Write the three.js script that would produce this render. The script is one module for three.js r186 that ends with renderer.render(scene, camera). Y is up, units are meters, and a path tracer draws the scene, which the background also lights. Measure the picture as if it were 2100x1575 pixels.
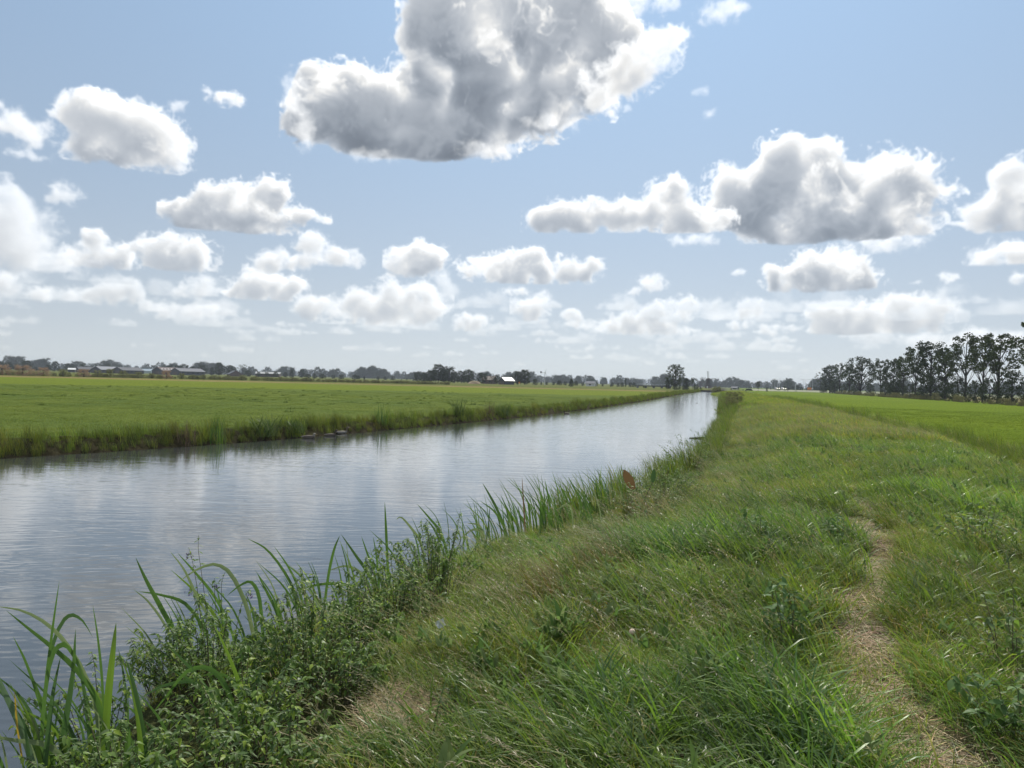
import * as THREE from 'three';
import { mergeGeometries } from 'three/addons/utils/BufferGeometryUtils.js';

// ---------------------------------------------------------------- camera, sun, exposure
const scene = new THREE.Scene();
const camera = new THREE.PerspectiveCamera(55.4, 4 / 3, 0.1, 20000);
camera.position.set(0, 1.6, 0);
camera.rotation.set(-0.0043, 0, 0.026, 'YXZ');          // the horizon tips a little down to the right
const renderer = new THREE.WebGLRenderer({ antialias: true });
renderer.toneMapping = THREE.LinearToneMapping;
renderer.toneMappingExposure = 1.0;
renderer.shadowMap.enabled = true;
renderer.setSize(1024, 768);

const DEG = Math.PI / 180;
const SUN_AZ = 12, SUN_EL = 43;                            // degrees right of the view and above the horizon
const sunDir = new THREE.Vector3(Math.sin(SUN_AZ * DEG) * Math.cos(SUN_EL * DEG), Math.sin(SUN_EL * DEG), -Math.cos(SUN_AZ * DEG) * Math.cos(SUN_EL * DEG));
const sun = new THREE.DirectionalLight(new THREE.Color().setRGB(1, 0.95, 0.86), 4.6);
sun.position.copy(sunDir).multiplyScalar(400);
sun.castShadow = true;
sun.shadow.mapSize.set(4096, 4096);
Object.assign(sun.shadow.camera, { left: -160, right: 160, top: 160, bottom: -160, near: 1, far: 900 });
scene.add(sun); scene.add(sun.target);

// seeded random numbers
function rng(seed) { let s = seed >>> 0; return () => { s = (s + 0x6D2B79F5) >>> 0; let t = s; t = Math.imul(t ^ (t >>> 15), t | 1); t ^= t + Math.imul(t ^ (t >>> 7), t | 61); return ((t ^ (t >>> 14)) >>> 0) / 4294967296; }; }
const clamp = (x, a = 0, b = 1) => x < a ? a : x > b ? b : x;
const lerp = (a, b, t) => a + (b - a) * t;
const sstep = (a, b, x) => { const t = clamp((x - a) / (b - a)); return t * t * (3 - 2 * t); };

// ---------------------------------------------------------------- the sky: air and cumulus clouds, computed
// a tileable volume of gradient noise
const NV = 64, vol = new Float32Array(NV * NV * NV);
{
  const r = rng(11);
  let lo = 1e9, hi = -1e9;
  for (const [cells, amp] of [[8, 1], [16, 0.55], [32, 0.3]]) {
    const g = new Float32Array(cells ** 3 * 3);
    for (let i = 0; i < cells ** 3; i++) { const z = r() * 2 - 1, a = r() * 6.2832, q = Math.sqrt(1 - z * z); g[i * 3] = q * Math.cos(a); g[i * 3 + 1] = q * Math.sin(a); g[i * 3 + 2] = z; }
    const k = cells / NV, fade = (t) => t * t * t * (t * (t * 6 - 15) + 10);
    const dot = (ix, iy, iz, x, y, z) => { const o = (((iz % cells) * cells + iy % cells) * cells + ix % cells) * 3; return g[o] * x + g[o + 1] * y + g[o + 2] * z; };
    for (let z = 0; z < NV; z++) for (let y = 0; y < NV; y++) for (let x = 0; x < NV; x++) {
      const X = x * k, Y = y * k, Z = z * k, ix = X | 0, iy = Y | 0, iz = Z | 0, fx = X - ix, fy = Y - iy, fz = Z - iz, u = fade(fx), v = fade(fy), w = fade(fz);
      const a = lerp(lerp(dot(ix, iy, iz, fx, fy, fz), dot(ix + 1, iy, iz, fx - 1, fy, fz), u), lerp(dot(ix, iy + 1, iz, fx, fy - 1, fz), dot(ix + 1, iy + 1, iz, fx - 1, fy - 1, fz), u), v);
      const b = lerp(lerp(dot(ix, iy, iz + 1, fx, fy, fz - 1), dot(ix + 1, iy, iz + 1, fx - 1, fy, fz - 1), u), lerp(dot(ix, iy + 1, iz + 1, fx, fy - 1, fz - 1), dot(ix + 1, iy + 1, iz + 1, fx - 1, fy - 1, fz - 1), u), v);
      vol[(z * NV + y) * NV + x] += amp * lerp(a, b, w);
    }
  }
  for (const v of vol) { lo = Math.min(lo, v); hi = Math.max(hi, v); }
  for (let i = 0; i < vol.length; i++) vol[i] = vol[i] / Math.max(hi, -lo);
}
function noise3(x, y, z) {                                 // about -1..1, period 8
  x = (x - Math.floor(x / 8) * 8) * 8; y = (y - Math.floor(y / 8) * 8) * 8; z = (z - Math.floor(z / 8) * 8) * 8;
  const ix = x | 0, iy = y | 0, iz = z | 0, fx = x - ix, fy = y - iy, fz = z - iz;
  const x0 = ix & 63, x1 = (ix + 1) & 63, y0 = (iy & 63) * 64, y1 = ((iy + 1) & 63) * 64, z0 = (iz & 63) * 4096, z1 = ((iz + 1) & 63) * 4096;
  const a = vol[z0 + y0 + x0], b = vol[z0 + y0 + x1], c = vol[z0 + y1 + x0], d = vol[z0 + y1 + x1], e = vol[z1 + y0 + x0], f = vol[z1 + y0 + x1], g = vol[z1 + y1 + x0], h = vol[z1 + y1 + x1];
  const p = a + (b - a) * fx, q = c + (d - c) * fx, s = e + (f - e) * fx, t = g + (h - g) * fx, m = p + (q - p) * fy, n = s + (t - s) * fy;
  return m + (n - m) * fz;
}
// clouds: thickness, share of haze before it, elevation of its flat base, and its heaps (bearing, elevation, half width, half height) in degrees
const CLOUDS = [
  [1.0,0.0,16.27,[-12.92,19.55,4.12,2.84,-15.22,18.49,2.22,1.95,-15.81,20.54,1.42,1.08,-8.09,18.7,4.91,2.26,-3.95,18.93,4.57,2.08,-3.07,21.38,4.95,3.84,-6.12,22.05,1.97,1.29,-0.32,25.0,7.21,4.21,-6.62,26.11,3.1,1.85,-7.52,24.66,1.69,1.23,3.05,26.89,4.53,3.51,2.08,21.51,4.17,2.59,4.69,22.82,3.01,3.15,-2.73,28.85,6.47,2.55,6.54,24.07,2.25,2.32,-10.66,17.56,3.72,1.35,-6.18,17.52,3.41,1.03]],
  [0.33,0.0,-9,[7.54,22.13,2.6,1.16,9.54,23.73,2.21,1.25,11.71,24.86,1.45,0.85,8.45,22.75,1.85,1.14,6.45,20.84,1.5,0.79,10.43,24.56,1.47,0.92]],
  [0.14,0.0,-9,[9.43,27.19,2.57,0.88,10.91,26.9,1.46,0.42]],
  [0.1,0.0,-9,[15.25,26.29,1.69,0.71,14.39,25.68,1.07,0.24,16.3,26.4,0.77,0.47]],
  [0.1,0,-9,[-17.03,20.07,1.05,1.58,-16.27,17.88,0.92,1.44,-2.38,17.52,2.67,0.62,2.52,19.51,2.28,0.67,13.99,21.27,0.57,0.29,14.57,19.82,0.5,0.33,8.53,20.3,0.52,0.3,-11.37,16.55,2.59,0.48]],
  [0.55,0.05,13.45,[-28.42,15.76,3.72,2.02,-30.45,15.71,2.02,1.5,-26.31,15.66,1.99,1.56,-29.43,14.75,2.37,1.08,-27.25,16.83,2.15,1.11]],
  [0.16,0.1,-9,[-34.0,15.22,1.66,0.99,-34.79,15.41,1.04,0.69,-33.33,14.52,0.94,0.47,-35.32,16.33,0.46,0.51,-24.97,18.2,0.63,0.37]],
  [0.2,0.05,-9,[-21.87,19.25,1.19,0.53,-22.92,19.56,0.65,0.25,-20.94,19.14,0.53,0.38]],
  [0.6,0.1,10.12,[-22.72,11.15,2.71,1.08,-19.92,12.09,2.46,1.56,-18.58,13.08,1.45,1.16,-24.17,11.12,1.22,1.13,-16.12,11.85,1.56,0.63,-20.74,10.87,3.23,0.82,-21.94,12.55,1.66,0.94,-15.05,11.58,0.57,0.28]],
  [0.85,0.08,10.3,[23.1,12.86,6.57,2.38,21.03,16.74,2.35,1.56,19.9,15.41,2.65,1.82,26.97,13.87,2.8,2.1,29.92,13.36,1.36,1.5,17.02,14.05,2.27,2.11,22.81,11.54,6.02,1.21,24.64,14.56,2.77,1.61,15.3,12.73,1.41,1.25]],
  [0.5,0.08,11.36,[11.5,13.36,2.0,1.83,12.01,14.51,1.38,1.11,8.37,12.69,2.3,1.07,4.8,12.69,3.46,1.22,2.26,12.41,1.52,0.94,14.25,12.24,2.34,1.2,5.53,13.78,0.6,0.5,8.72,13.76,1.11,0.64]],
  [0.14,0.1,-9,[26.61,10.22,2.68,0.73,13.56,11.01,2.14,0.5,28.1,10.71,0.88,0.45]],
  [0.5,0.12,10.29,[34.04,12.82,1.69,1.97,33.15,11.55,1.68,1.1,34.97,11.82,2.0,2.09,33.61,14.07,1.04,0.9,31.67,10.88,1.25,0.31]],
  [0.35,0.15,8.22,[33.74,8.98,1.86,0.87,35.04,8.94,1.51,0.91]],
  [0.55,0.15,6.86,[20.77,7.83,2.04,0.84,22.88,8.71,2.29,1.3,24.65,8.17,1.62,0.95,19.24,8.47,0.74,0.7,23.24,7.42,3.14,0.55]],
  [0.5,0.18,7.45,[-2.14,8.77,2.21,0.96,0.91,8.7,3.12,1.26,4.72,8.62,2.11,0.82,6.22,9.12,0.83,0.52,0.7,9.59,1.53,0.67]],
  [0.5,0.18,7.6,[-7.46,9.08,2.19,1.32,-6.53,9.64,1.36,0.81,-8.76,8.61,1.05,0.81]],
  [0.4,0.3,3.81,[-8.14,6.34,2.48,1.26,-10.53,5.12,3.54,1.04,-12.01,5.61,1.76,1.03,-7.17,5.07,1.89,0.9,-15.42,5.08,1.43,0.87]],
  [0.12,0.3,-9,[-5.33,7.01,0.76,1.64,-5.93,8.18,0.91,0.74]],
  [0.4,0.25,5.39,[-18.77,6.33,2.5,1.07,-17.22,6.79,1.4,0.72,-20.62,5.85,1.42,0.49]],
  [0.3,0.2,-9,[-13.91,8.98,2.1,0.65,-15.54,9.84,1.21,0.85,-17.78,8.53,1.82,0.78,-19.14,7.73,1.03,0.78,-12.28,9.26,0.95,0.43]],
  [0.45,0.22,7.1,[-25.21,8.26,2.16,1.28,-23.57,8.54,1.36,1.16,-26.83,8.76,0.8,0.73,-25.19,7.48,2.55,0.41]],
  [0.42,0.25,6.81,[-29.57,7.65,2.18,0.91,-30.02,8.58,0.75,0.84,-31.54,7.35,1.18,0.64,-28.25,7.95,0.9,0.66]],
  [0.3,0.35,-9,[-34.4,8.73,2.54,1.95,-34.94,10.18,1.2,1.68,-33.32,7.72,2.18,1.37,-36.19,9.24,2.3,2.37,-31.68,7.01,2.26,0.64]],
  [0.14,0.25,-9,[-31.77,11.58,1.06,0.74,-32.44,11.01,0.55,0.31,-33.71,13.61,1.34,0.3]],
  [0.3,0.4,4.31,[-28.79,5.26,1.55,0.79,-30.79,4.93,1.2,0.58,-32.73,4.93,0.87,0.57,-27.61,5.75,0.72,0.67]],
  [0.25,0.4,-9,[-23.51,6.21,1.17,0.69,-24.21,5.68,1.28,0.41,-34.59,5.46,1.31,0.74,-25.75,4.54,2.21,0.61,-22.57,4.39,1.98,0.63]],
  [0.4,0.28,4.58,[1.37,5.71,1.37,1.21,1.93,6.36,0.84,0.68]],
  [0.3,0.4,-9,[-3.18,4.52,1.3,0.68,-3.74,4.2,0.91,0.38]],
  [0.22,0.22,-9,[10.55,7.77,1.25,0.66,9.45,7.18,0.81,0.33]],
  [0.38,0.35,3.7,[8.89,4.52,2.44,0.9,11.24,5.26,2.11,0.96,13.05,6.01,1.3,0.73,12.48,4.08,1.45,0.44]],
  [0.25,0.4,-9,[4.51,5.02,1.06,0.6,4.8,5.47,0.53,0.38,5.21,4.42,1.13,0.38]],
  [0.28,0.38,-9,[17.87,5.85,1.1,0.72,18.27,6.28,0.69,0.43]],
  [0.22,0.42,-9,[15.57,5.28,0.71,0.4,17.1,4.55,0.97,0.43,19.35,4.27,1.15,0.5,21.03,4.41,0.66,0.28]],
  [0.42,0.3,3.84,[24.26,4.99,2.12,1.24,28.47,5.36,2.98,1.26,26.45,4.65,2.83,0.88,23.29,5.52,1.34,0.97,27.92,6.11,1.47,0.67,22.99,4.41,1.28,0.63]],
  [0.22,0.45,-9,[29.46,3.42,1.71,0.66,31.85,3.6,1.62,0.71,33.88,3.4,1.55,0.76]],
  [0.16,0.2,-9,[17.0,8.52,0.63,0.25,30.64,7.71,0.73,0.39,34.56,7.44,0.62,0.43,0.19,6.96,1.14,0.38,28.77,7.47,0.35,0.16]],
];
const SW = 4096, SH = 2048, skyData = new Float32Array(SW * SH * 4);
function air(az, el, out) {                                // clear air, brighter round the sun and towards the horizon
  const ca = Math.cos(az * DEG) * Math.cos(el * DEG), sa = Math.sin(az * DEG) * Math.cos(el * DEG), se = Math.sin(el * DEG);
  const c = clamp(sa * sunDir.x + se * sunDir.y - ca * sunDir.z, -1, 1), ang = Math.acos(c) / DEG;
  const t = 1 - Math.exp(-Math.max(el, 0) / 10.5), glow = Math.exp(-((ang / 34) ** 2)), wide = Math.exp(-((ang / 75) ** 2));
  const k = 0.63 + 0.27 * wide + 0.33 * glow;
  const far = sstep(25, 80, el);
  out[0] = lerp(0.85, lerp(0.315, 0.15, far), t) * k + 0.03 * glow * t;
  out[1] = lerp(0.91, lerp(0.48, 0.27, far), t) * k + 0.03 * glow * t;
  out[2] = lerp(0.92, lerp(0.725, 0.53, far), t) * k + 0.02 * glow * t;
}
{
  const o = [0, 0, 0];
  for (let row = 0; row < SH; row++) {
    const el = ((row + 0.5) / SH - 0.5) * 180;
    for (let col = 0; col < SW; col++) {
      const i = (row * SW + col) * 4;
      if (el < -1) { skyData[i] = 0.16; skyData[i + 1] = 0.18; skyData[i + 2] = 0.14; } else { air(((col + 0.5) / SW - 0.5) * 360 + 90, el, o); skyData[i] = o[0]; skyData[i + 1] = o[1]; skyData[i + 2] = o[2]; }
      skyData[i + 3] = 1;
    }
  }
  const PXD = SW / 360;
  function cloud(thick, hazy, base, heaps, stride, seed) {
    const n = heaps.length / 4;
    let a0 = 1e9, a1 = -1e9, e0 = 1e9, e1 = -1e9, rm = 0;
    for (let i = 0; i < n; i++) { const [a, e, ra, re] = heaps.slice(i * 4, i * 4 + 4); a0 = Math.min(a0, a - ra * 1.25); a1 = Math.max(a1, a + ra * 1.25); e0 = Math.min(e0, e - re * 1.3); e1 = Math.max(e1, e + re * 1.3); rm += re / n; }
    e0 = Math.max(e0, 0.3, base - 0.6);
    const em = (e0 + e1) / 2, cs = Math.cos(em * DEG), am = (a0 + a1) / 2;
    let R = 0; const H = new Float32Array(n * 6);
    for (let i = 0; i < n; i++) {
      const ra = heaps[i * 4 + 2] * cs, re = heaps[i * 4 + 3], rz = Math.min(0.6 * (ra + re), 1.6 * re);
      H.set([(heaps[i * 4] - am) * cs, heaps[i * 4 + 1], ((i * 0.37 + seed * 0.13) % 1 - 0.5) * rz * 0.9, 1 / ra, 1 / re, 1 / rz], i * 6); R = Math.max(R, rz * 1.75);
    }
    const f1 = 0.62 / Math.max(rm, 0.4), f2 = f1 * 2.6, f3 = f1 * 7.1, off = seed * 3.7, soft = 0.10 * rm;
    const soft2 = stride === 1;
    const edge = thick < 0.3 ? 0.34 : 0.2;
    function density(x, y, z, fine) {
      const wx = 0.75 * rm * noise3(x * f1 * 0.9 + 5, y * f1 * 0.9, z * f1 * 0.9 + off), wy = 0.5 * rm * noise3(x * f1 * 1.1, y * f1 * 1.1 + 3, z * f1 + off);
      x += wx; y += wy;
      let s = 0;
      for (let o = 0; o < H.length; o += 6) { const dx = (x - H[o]) * H[o + 3], dy = (y - H[o + 1]) * H[o + 4], dz = (z - H[o + 2]) * H[o + 5], q = dx * dx + dy * dy + dz * dz; if (q < 2.1) { const k = 1 - q / 2.1; s += k * k; } }
      if (s <= 0.012) return 0;
      s = Math.min(s * 1.5, 1);
      const n1 = noise3(x * f1 + off, y * f1, z * f1), n2 = noise3(x * f2, y * f2 + off, z * f2), n3 = fine ? noise3(x * f3, y * f3 + off, z * f3) : 0;
      let d = s * 1.25 - edge - 0.45 + 1.55 * n1 + 1.05 * (1.15 - 0.55 * s) * (0.28 - Math.abs(n2) * 1.6) + 0.55 * (1.15 - s) * n3 + (fine && soft2 ? 0.26 * (1.1 - s) * noise3(x * f3 * 2.3, y * f3 * 2.3, z * f3 * 2.3) : 0);
      if (base > -5) d -= 1.6 * clamp((base + 0.25 * rm * n1 + soft - y + wy) / (2.2 * soft));
      return d <= 0 ? 0 : Math.min(d * 1.05, 1);
    }
    // the sun's direction in the cloud's own axes (across, up, away)
    const va = am * DEG, ve = em * DEG, f = [Math.sin(va) * Math.cos(ve), Math.sin(ve), -Math.cos(va) * Math.cos(ve)], rt = [Math.cos(va), 0, Math.sin(va)], up = [-Math.sin(va) * Math.sin(ve), Math.cos(ve), Math.cos(va) * Math.sin(ve)];
    const dots = (v) => v[0] * sunDir.x + v[1] * sunDir.y + v[2] * sunDir.z;
    const lx = dots(rt), ly = dots(up), lz = dots(f);
    const steps = stride === 1 ? 30 : 14, dz = 2 * R / steps, sig = 6.4 * Math.pow(thick, 1.25) / Math.max(rm, 0.3), ls = 0.30 * Math.max(rm, 0.4), o3 = [0, 0, 0];
    const c0 = Math.floor((a0 - 90 + 180) * PXD), c1 = Math.ceil((a1 - 90 + 180) * PXD), r0 = Math.max(SH / 2, Math.floor((e0 + 90) * PXD)), r1 = Math.min(SH - 1, Math.ceil((e1 + 90) * PXD));
    const bw = Math.floor((c1 - c0) / stride) + 2, bh = Math.floor((r1 - r0) / stride) + 2, buf = new Float32Array(bw * bh * 2);
    for (let by = 0; by < bh; by++) for (let bx = 0; bx < bw; bx++) {
      const x = ((c0 + bx * stride + 0.5) / PXD - 180 + 90 - am) * cs, y = (r0 + by * stride + 0.5) / PXD - 90;
      let T = 1, L = 0;
      for (let k = 0; k < steps && T > 0.02; k++) {
        const z = -R + (k + 0.5) * dz, d = density(x, y, z, true);
        if (d <= 0) continue;
        let tau = 0;
        for (let j = 1; j <= 5; j++) { const q = ls * j * j * 0.16 + ls * 0.2 * j; tau += density(x + lx * q, y + ly * q, z + lz * q) * ls * (0.32 * j + 0.04); }
        tau *= sig;
        const above = (0.7 * density(x - 0.05 * ls, y + 0.8 * ls, z - 0.3 * ls) + 1.2 * density(x, y + 2.0 * ls, z - 0.4 * ls) + 1.8 * density(x, y + 4.2 * ls, z - 0.4 * ls)) * sig * ls;
        const lit = 0.70 * Math.exp(-tau * 0.85) + 0.38 * Math.exp(-tau * 0.24);
        const hgt = clamp((y - e0) / (e1 - e0)), amb = 0.135 + 0.16 * hgt + 0.25 * Math.exp(-above * 0.40), a = 1 - Math.exp(-d * sig * dz);
        L += T * a * (lit * 0.98 + amb); T *= 1 - a;
      }
      buf[(by * bw + bx) * 2] = 1 - T; buf[(by * bw + bx) * 2 + 1] = T < 0.999 ? L / (1 - T) : 0;
    }
    // light wanders inside the cloud: spread its brightness, keep its edge
    const rad = Math.round(0.17 * rm * PXD / stride);
    if (rad > 0) {
      let num = new Float32Array(bw * bh), den = new Float32Array(bw * bh);
      for (let i = 0; i < bw * bh; i++) { den[i] = buf[i * 2]; num[i] = buf[i * 2] * buf[i * 2 + 1]; }
      const pass = (src, dx, dy) => { const out = new Float32Array(bw * bh); for (let y = 0; y < bh; y++) for (let x = 0; x < bw; x++) { let t = 0; for (let k = -rad; k <= rad; k++) { const X = clamp(x + k * dx, 0, bw - 1), Y = clamp(y + k * dy, 0, bh - 1); t += src[Y * bw + X]; } out[y * bw + x] = t; } return out; };
      num = pass(pass(pass(pass(num, 1, 0), 0, 1), 1, 0), 0, 1); den = pass(pass(pass(pass(den, 1, 0), 0, 1), 1, 0), 0, 1);
      for (let i = 0; i < bw * bh; i++) if (buf[i * 2] > 0.001) buf[i * 2 + 1] = lerp(buf[i * 2 + 1], num[i] / Math.max(den[i], 1e-6), 0.42);
    }
    for (let row = r0; row <= r1; row++) for (let col = c0; col <= c1; col++) {
      const px = (col - c0) / stride, py = (row - r0) / stride, ix = px | 0, iy = py | 0, fx = px - ix, fy = py - iy;
      let A = 0, L = 0;
      for (const [dx, dy, w] of [[0, 0, (1 - fx) * (1 - fy)], [1, 0, fx * (1 - fy)], [0, 1, (1 - fx) * fy], [1, 1, fx * fy]]) { if (w === 0) continue; const b = ((iy + dy) * bw + ix + dx) * 2; A += w * buf[b]; L += w * buf[b] * buf[b + 1]; }
      if (A < 0.002) continue;
      L /= A;
      const i = (row * SW + ((col % SW) + SW) % SW) * 4, el = (row + 0.5) / SH * 180 - 90;
      air(((col + 0.5) / SW - 0.5) * 360 + 90, el, o3);
      const h = clamp(hazy), cool = clamp(1 - (L - 0.25) / 0.6);
      const cr = L * lerp(0.985, 0.82, cool), cg = L * lerp(0.99, 0.945, cool), cb = L * lerp(0.985, 1.13, cool);
      skyData[i] = lerp(skyData[i], lerp(cr, o3[0] * 1.08, h), A); skyData[i + 1] = lerp(skyData[i + 1], lerp(cg, o3[1] * 1.06, h), A); skyData[i + 2] = lerp(skyData[i + 2], lerp(cb, o3[2] * 1.04, h), A);
    }
  }
  const r = rng(5), jobs = [];
  // rows of small far clouds low over the horizon, all round
  for (let k = 0; k < 900; k++) {
    const az = r() * 360 - 180, el = 0.9 + 5.2 * Math.pow(r(), 0.8), inView = Math.abs(az) < 38, w = (0.45 + 1.2 * r()) * (0.5 + el * 0.16), hp = [];
    if (!inView && k % 2) continue;
    const m = 2 + (r() * 3 | 0);
    for (let j = 0; j < m; j++) hp.push(az + (r() - 0.5) * w * 2, el + (r() - 0.3) * w * 0.12, w * (0.35 + 0.45 * r()), w * (0.16 + 0.3 * r()) * (0.5 + el * 0.13));
    jobs.push([el, 0.10 + 0.16 * r(), clamp(0.90 - el * 0.05 + 0.1 * r(), 0.55, 0.92), el - w * 0.12, hp, inView ? 1 : 4, 100 + k]);
  }
  // cumulus elsewhere round the dome, like those in view
  for (let k = 0; k < 170; k++) {
    const az = r() * 360 - 180, el = 6 + 62 * Math.pow(r(), 1.5), size = (1.2 + 2.2 * r()) * (0.5 + el / 22), hp = [];
    if (Math.abs(az) < 37 + size * 2.2 && el < 33 + size) continue;
    const cs = 1 / Math.max(0.35, Math.cos(el * DEG)), m = 4 + (r() * 5 | 0);
    for (let j = 0; j < m; j++) hp.push(az + (r() - 0.5) * size * 2.6 * cs, el + (r() - 0.35) * size * 0.5, size * (0.5 + 0.5 * r()) * cs, size * (0.28 + 0.3 * r()));
    jobs.push([el, 0.3 + 0.5 * r(), clamp(0.4 - el * 0.02, 0, 0.5), el - size * 0.45, hp, 4, 700 + k]);
  }
  CLOUDS.forEach((c, i) => jobs.push([c[3][1], ...c, 1, i + 1]));
  jobs.sort((p, q) => p[0] - q[0]);
  for (const j of jobs) cloud(...j.slice(1));
}
const skyMap = new THREE.DataTexture(skyData, SW, SH, THREE.RGBAFormat, THREE.FloatType);
skyMap.mapping = THREE.EquirectangularReflectionMapping; skyMap.magFilter = THREE.LinearFilter; skyMap.needsUpdate = true;
scene.background = skyMap; scene.environment = skyMap;

// ---------------------------------------------------------------- helpers
const used = {};
function numbered(name) { const n = used[name] = (used[name] ?? -1) + 1; return n ? name + '_' + String(n).padStart(3, '0') : name; }
function tag(o, label, category, group, kind) { o.userData.label = label; o.userData.category = category; if (group) o.userData.group = group; if (kind) o.userData.kind = kind; return o; }
function add(o, name, parent = scene) { o.name = parent === scene ? numbered(name) : name; o.traverse((m) => { if (m.isMesh) { m.castShadow = true; m.receiveShadow = true; } }); parent.add(o); return o; }
function thing(name, label, category, [x, y, z], turn = 0, group) { const o = new THREE.Group(); o.position.set(x, y, z); o.rotation.y = turn; add(o, name); return tag(o, label, category, group); }
const mesh = (g, m) => new THREE.Mesh(g, m);
const rgb = (r, g, b) => new THREE.Color().setRGB(r, g, b);
const M4 = new THREE.Matrix4(), V3 = (x, y, z) => new THREE.Vector3(x, y, z);
// smooth noise on the ground plane, about -1..1
const n2 = (x, z, s, k = 0) => noise3(x / s + k * 1.7, k * 2.3 + 0.5, z / s - k);

// ---------------------------------------------------------------- the lie of the land
// water's edge on either side of the canal (x, z), from behind the camera to the far bend
const LEFT = [[-75, 70], [-40, 21], [-22, -6.5], [-13.41, -19.23], [-11.97, -21.22], [-10.28, -23.83], [-8.23, -27.6], [-5.2, -34.39], [-1.39, -43.36], [1.77, -51.32], [6.9, -66.4], [18.2, -102.2], [36.4, -164.6], [47.5, -203], [66, -262], [84, -320]];
const RIGHT = [[-60, 82], [-26, 33], [-9, 8], [-4.4, 1], [-3.1, -2.6], [-2.86, -4.16], [-2.7, -5.33], [-1.97, -6.76], [-1.32, -8.28], [-0.41, -10.04], [0.88, -12.3], [2.7, -15.84], [5.52, -22.11], [7.9, -29.66], [10.9, -39.79], [17.6, -60], [18.9, -68], [23.2, -80], [27.5, -97], [38, -134], [47, -165], [55.5, -205], [77, -262], [94, -320]];
function prep(P) { const s = []; let len = 0; for (let i = 0; i + 1 < P.length; i++) { const [x0, z0] = P[i], [x1, z1] = P[i + 1], dx = x1 - x0, dz = z1 - z0, l = Math.hypot(dx, dz); s.push([x0, z0, dx / l, dz / l, l, len]); len += l; } s.len = len; return s; }
const SL = prep(LEFT), SR = prep(RIGHT);
function offset(S, x, z) {                                 // [distance to the right of the line, way along it]
  let best = 1e18, side = 1, along = 0;
  for (let i = 0; i < S.length; i++) {
    const s = S[i], px = x - s[0], pz = z - s[1], t = px * s[2] + pz * s[3], c = -px * s[3] + pz * s[2];
    const k = i === 0 ? Math.min(t, s[4]) : i === S.length - 1 ? Math.max(t, 0) : clamp(t, 0, s[4]), d = (px - k * s[2]) ** 2 + (pz - k * s[3]) ** 2;
    if (d < best) { best = d; side = c > 0 ? 1 : -1; along = s[5] + k; }
  }
  return [side * Math.sqrt(best), along];
}
const pointAt = (S, along, d) => { let i = 0; while (i + 1 < S.length && S[i + 1][5] <= along) i++; const s = S[i], k = along - s[5]; return [s[0] + k * s[2] - d * s[3], s[1] + k * s[3] + d * s[2]]; };
// the trodden path along the berm
const PATH = prep([[2.2, 3], [1.95, -2], [1.93, -3.11], [1.97, -3.44], [2.06, -3.87], [2.26, -4.36], [2.51, -5.0], [2.98, -6.0], [3.63, -7.27], [4.28, -8.57], [5.01, -10.41], [6.12, -12.92], [7.41, -15.9], [10.23, -23.51], [17.64, -44.74], [34.67, -96.18], [60, -185], [85, -270]]);
const WATER = -0.75, BERM = 7.2;
function pathness(x, z) { const [d] = offset(PATH, x, z), w = 0.20 + 0.16 * n2(x, z, 0.9, 3) + 0.10 * Math.exp(-((z + 3.4) ** 2) / 1.6) - 0.12 * sstep(8, 14, -z) - 0.5 * sstep(15, 22, -z); return w <= 0.02 ? 0 : 1 - sstep(w * 0.55, w * 1.35, Math.abs(d + 0.22 * n2(x, z, 1.5, 9))); }
function height(x, z) {
  const [dr, al] = offset(SR, x, z), dl = -offset(SL, x, z)[0];
  if (dr < 0 && dl < 0) return WATER - 0.12 - 0.9 * sstep(0, 2.5, Math.min(-dr, -dl));
  if (dr >= 0) {
    const lump = 0.05 * n2(x, z, 1.3) + 0.07 * n2(x, z, 4.5, 2);
    let y = lerp(WATER - 0.12, -0.5, sstep(-0.15, 0.75 + 0.3 * n2(x, z, 2, 5), dr)); y = lerp(y, 0, sstep(0.45, 4.3, dr)) + lump * sstep(0.4, 2, dr);
    const w = BERM + 0.5 * n2(al * 0.1, 3, 1);
    y = lerp(y, -0.85, sstep(w, w + 1.9, dr)); y = lerp(y, -0.45 + 0.03 * n2(x, z, 7), sstep(w + 2.2, w + 3.4, dr));
    y -= 0.045 * pathness(x, z);
    return y;
  }
  return lerp(WATER - 0.12, -0.36 + 0.05 * n2(x, z, 3, 1) + 0.05 * n2(x, z, 17, 4), sstep(-0.1, 0.55 + 0.25 * n2(x, z, 2.2, 6), dl));
}
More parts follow.
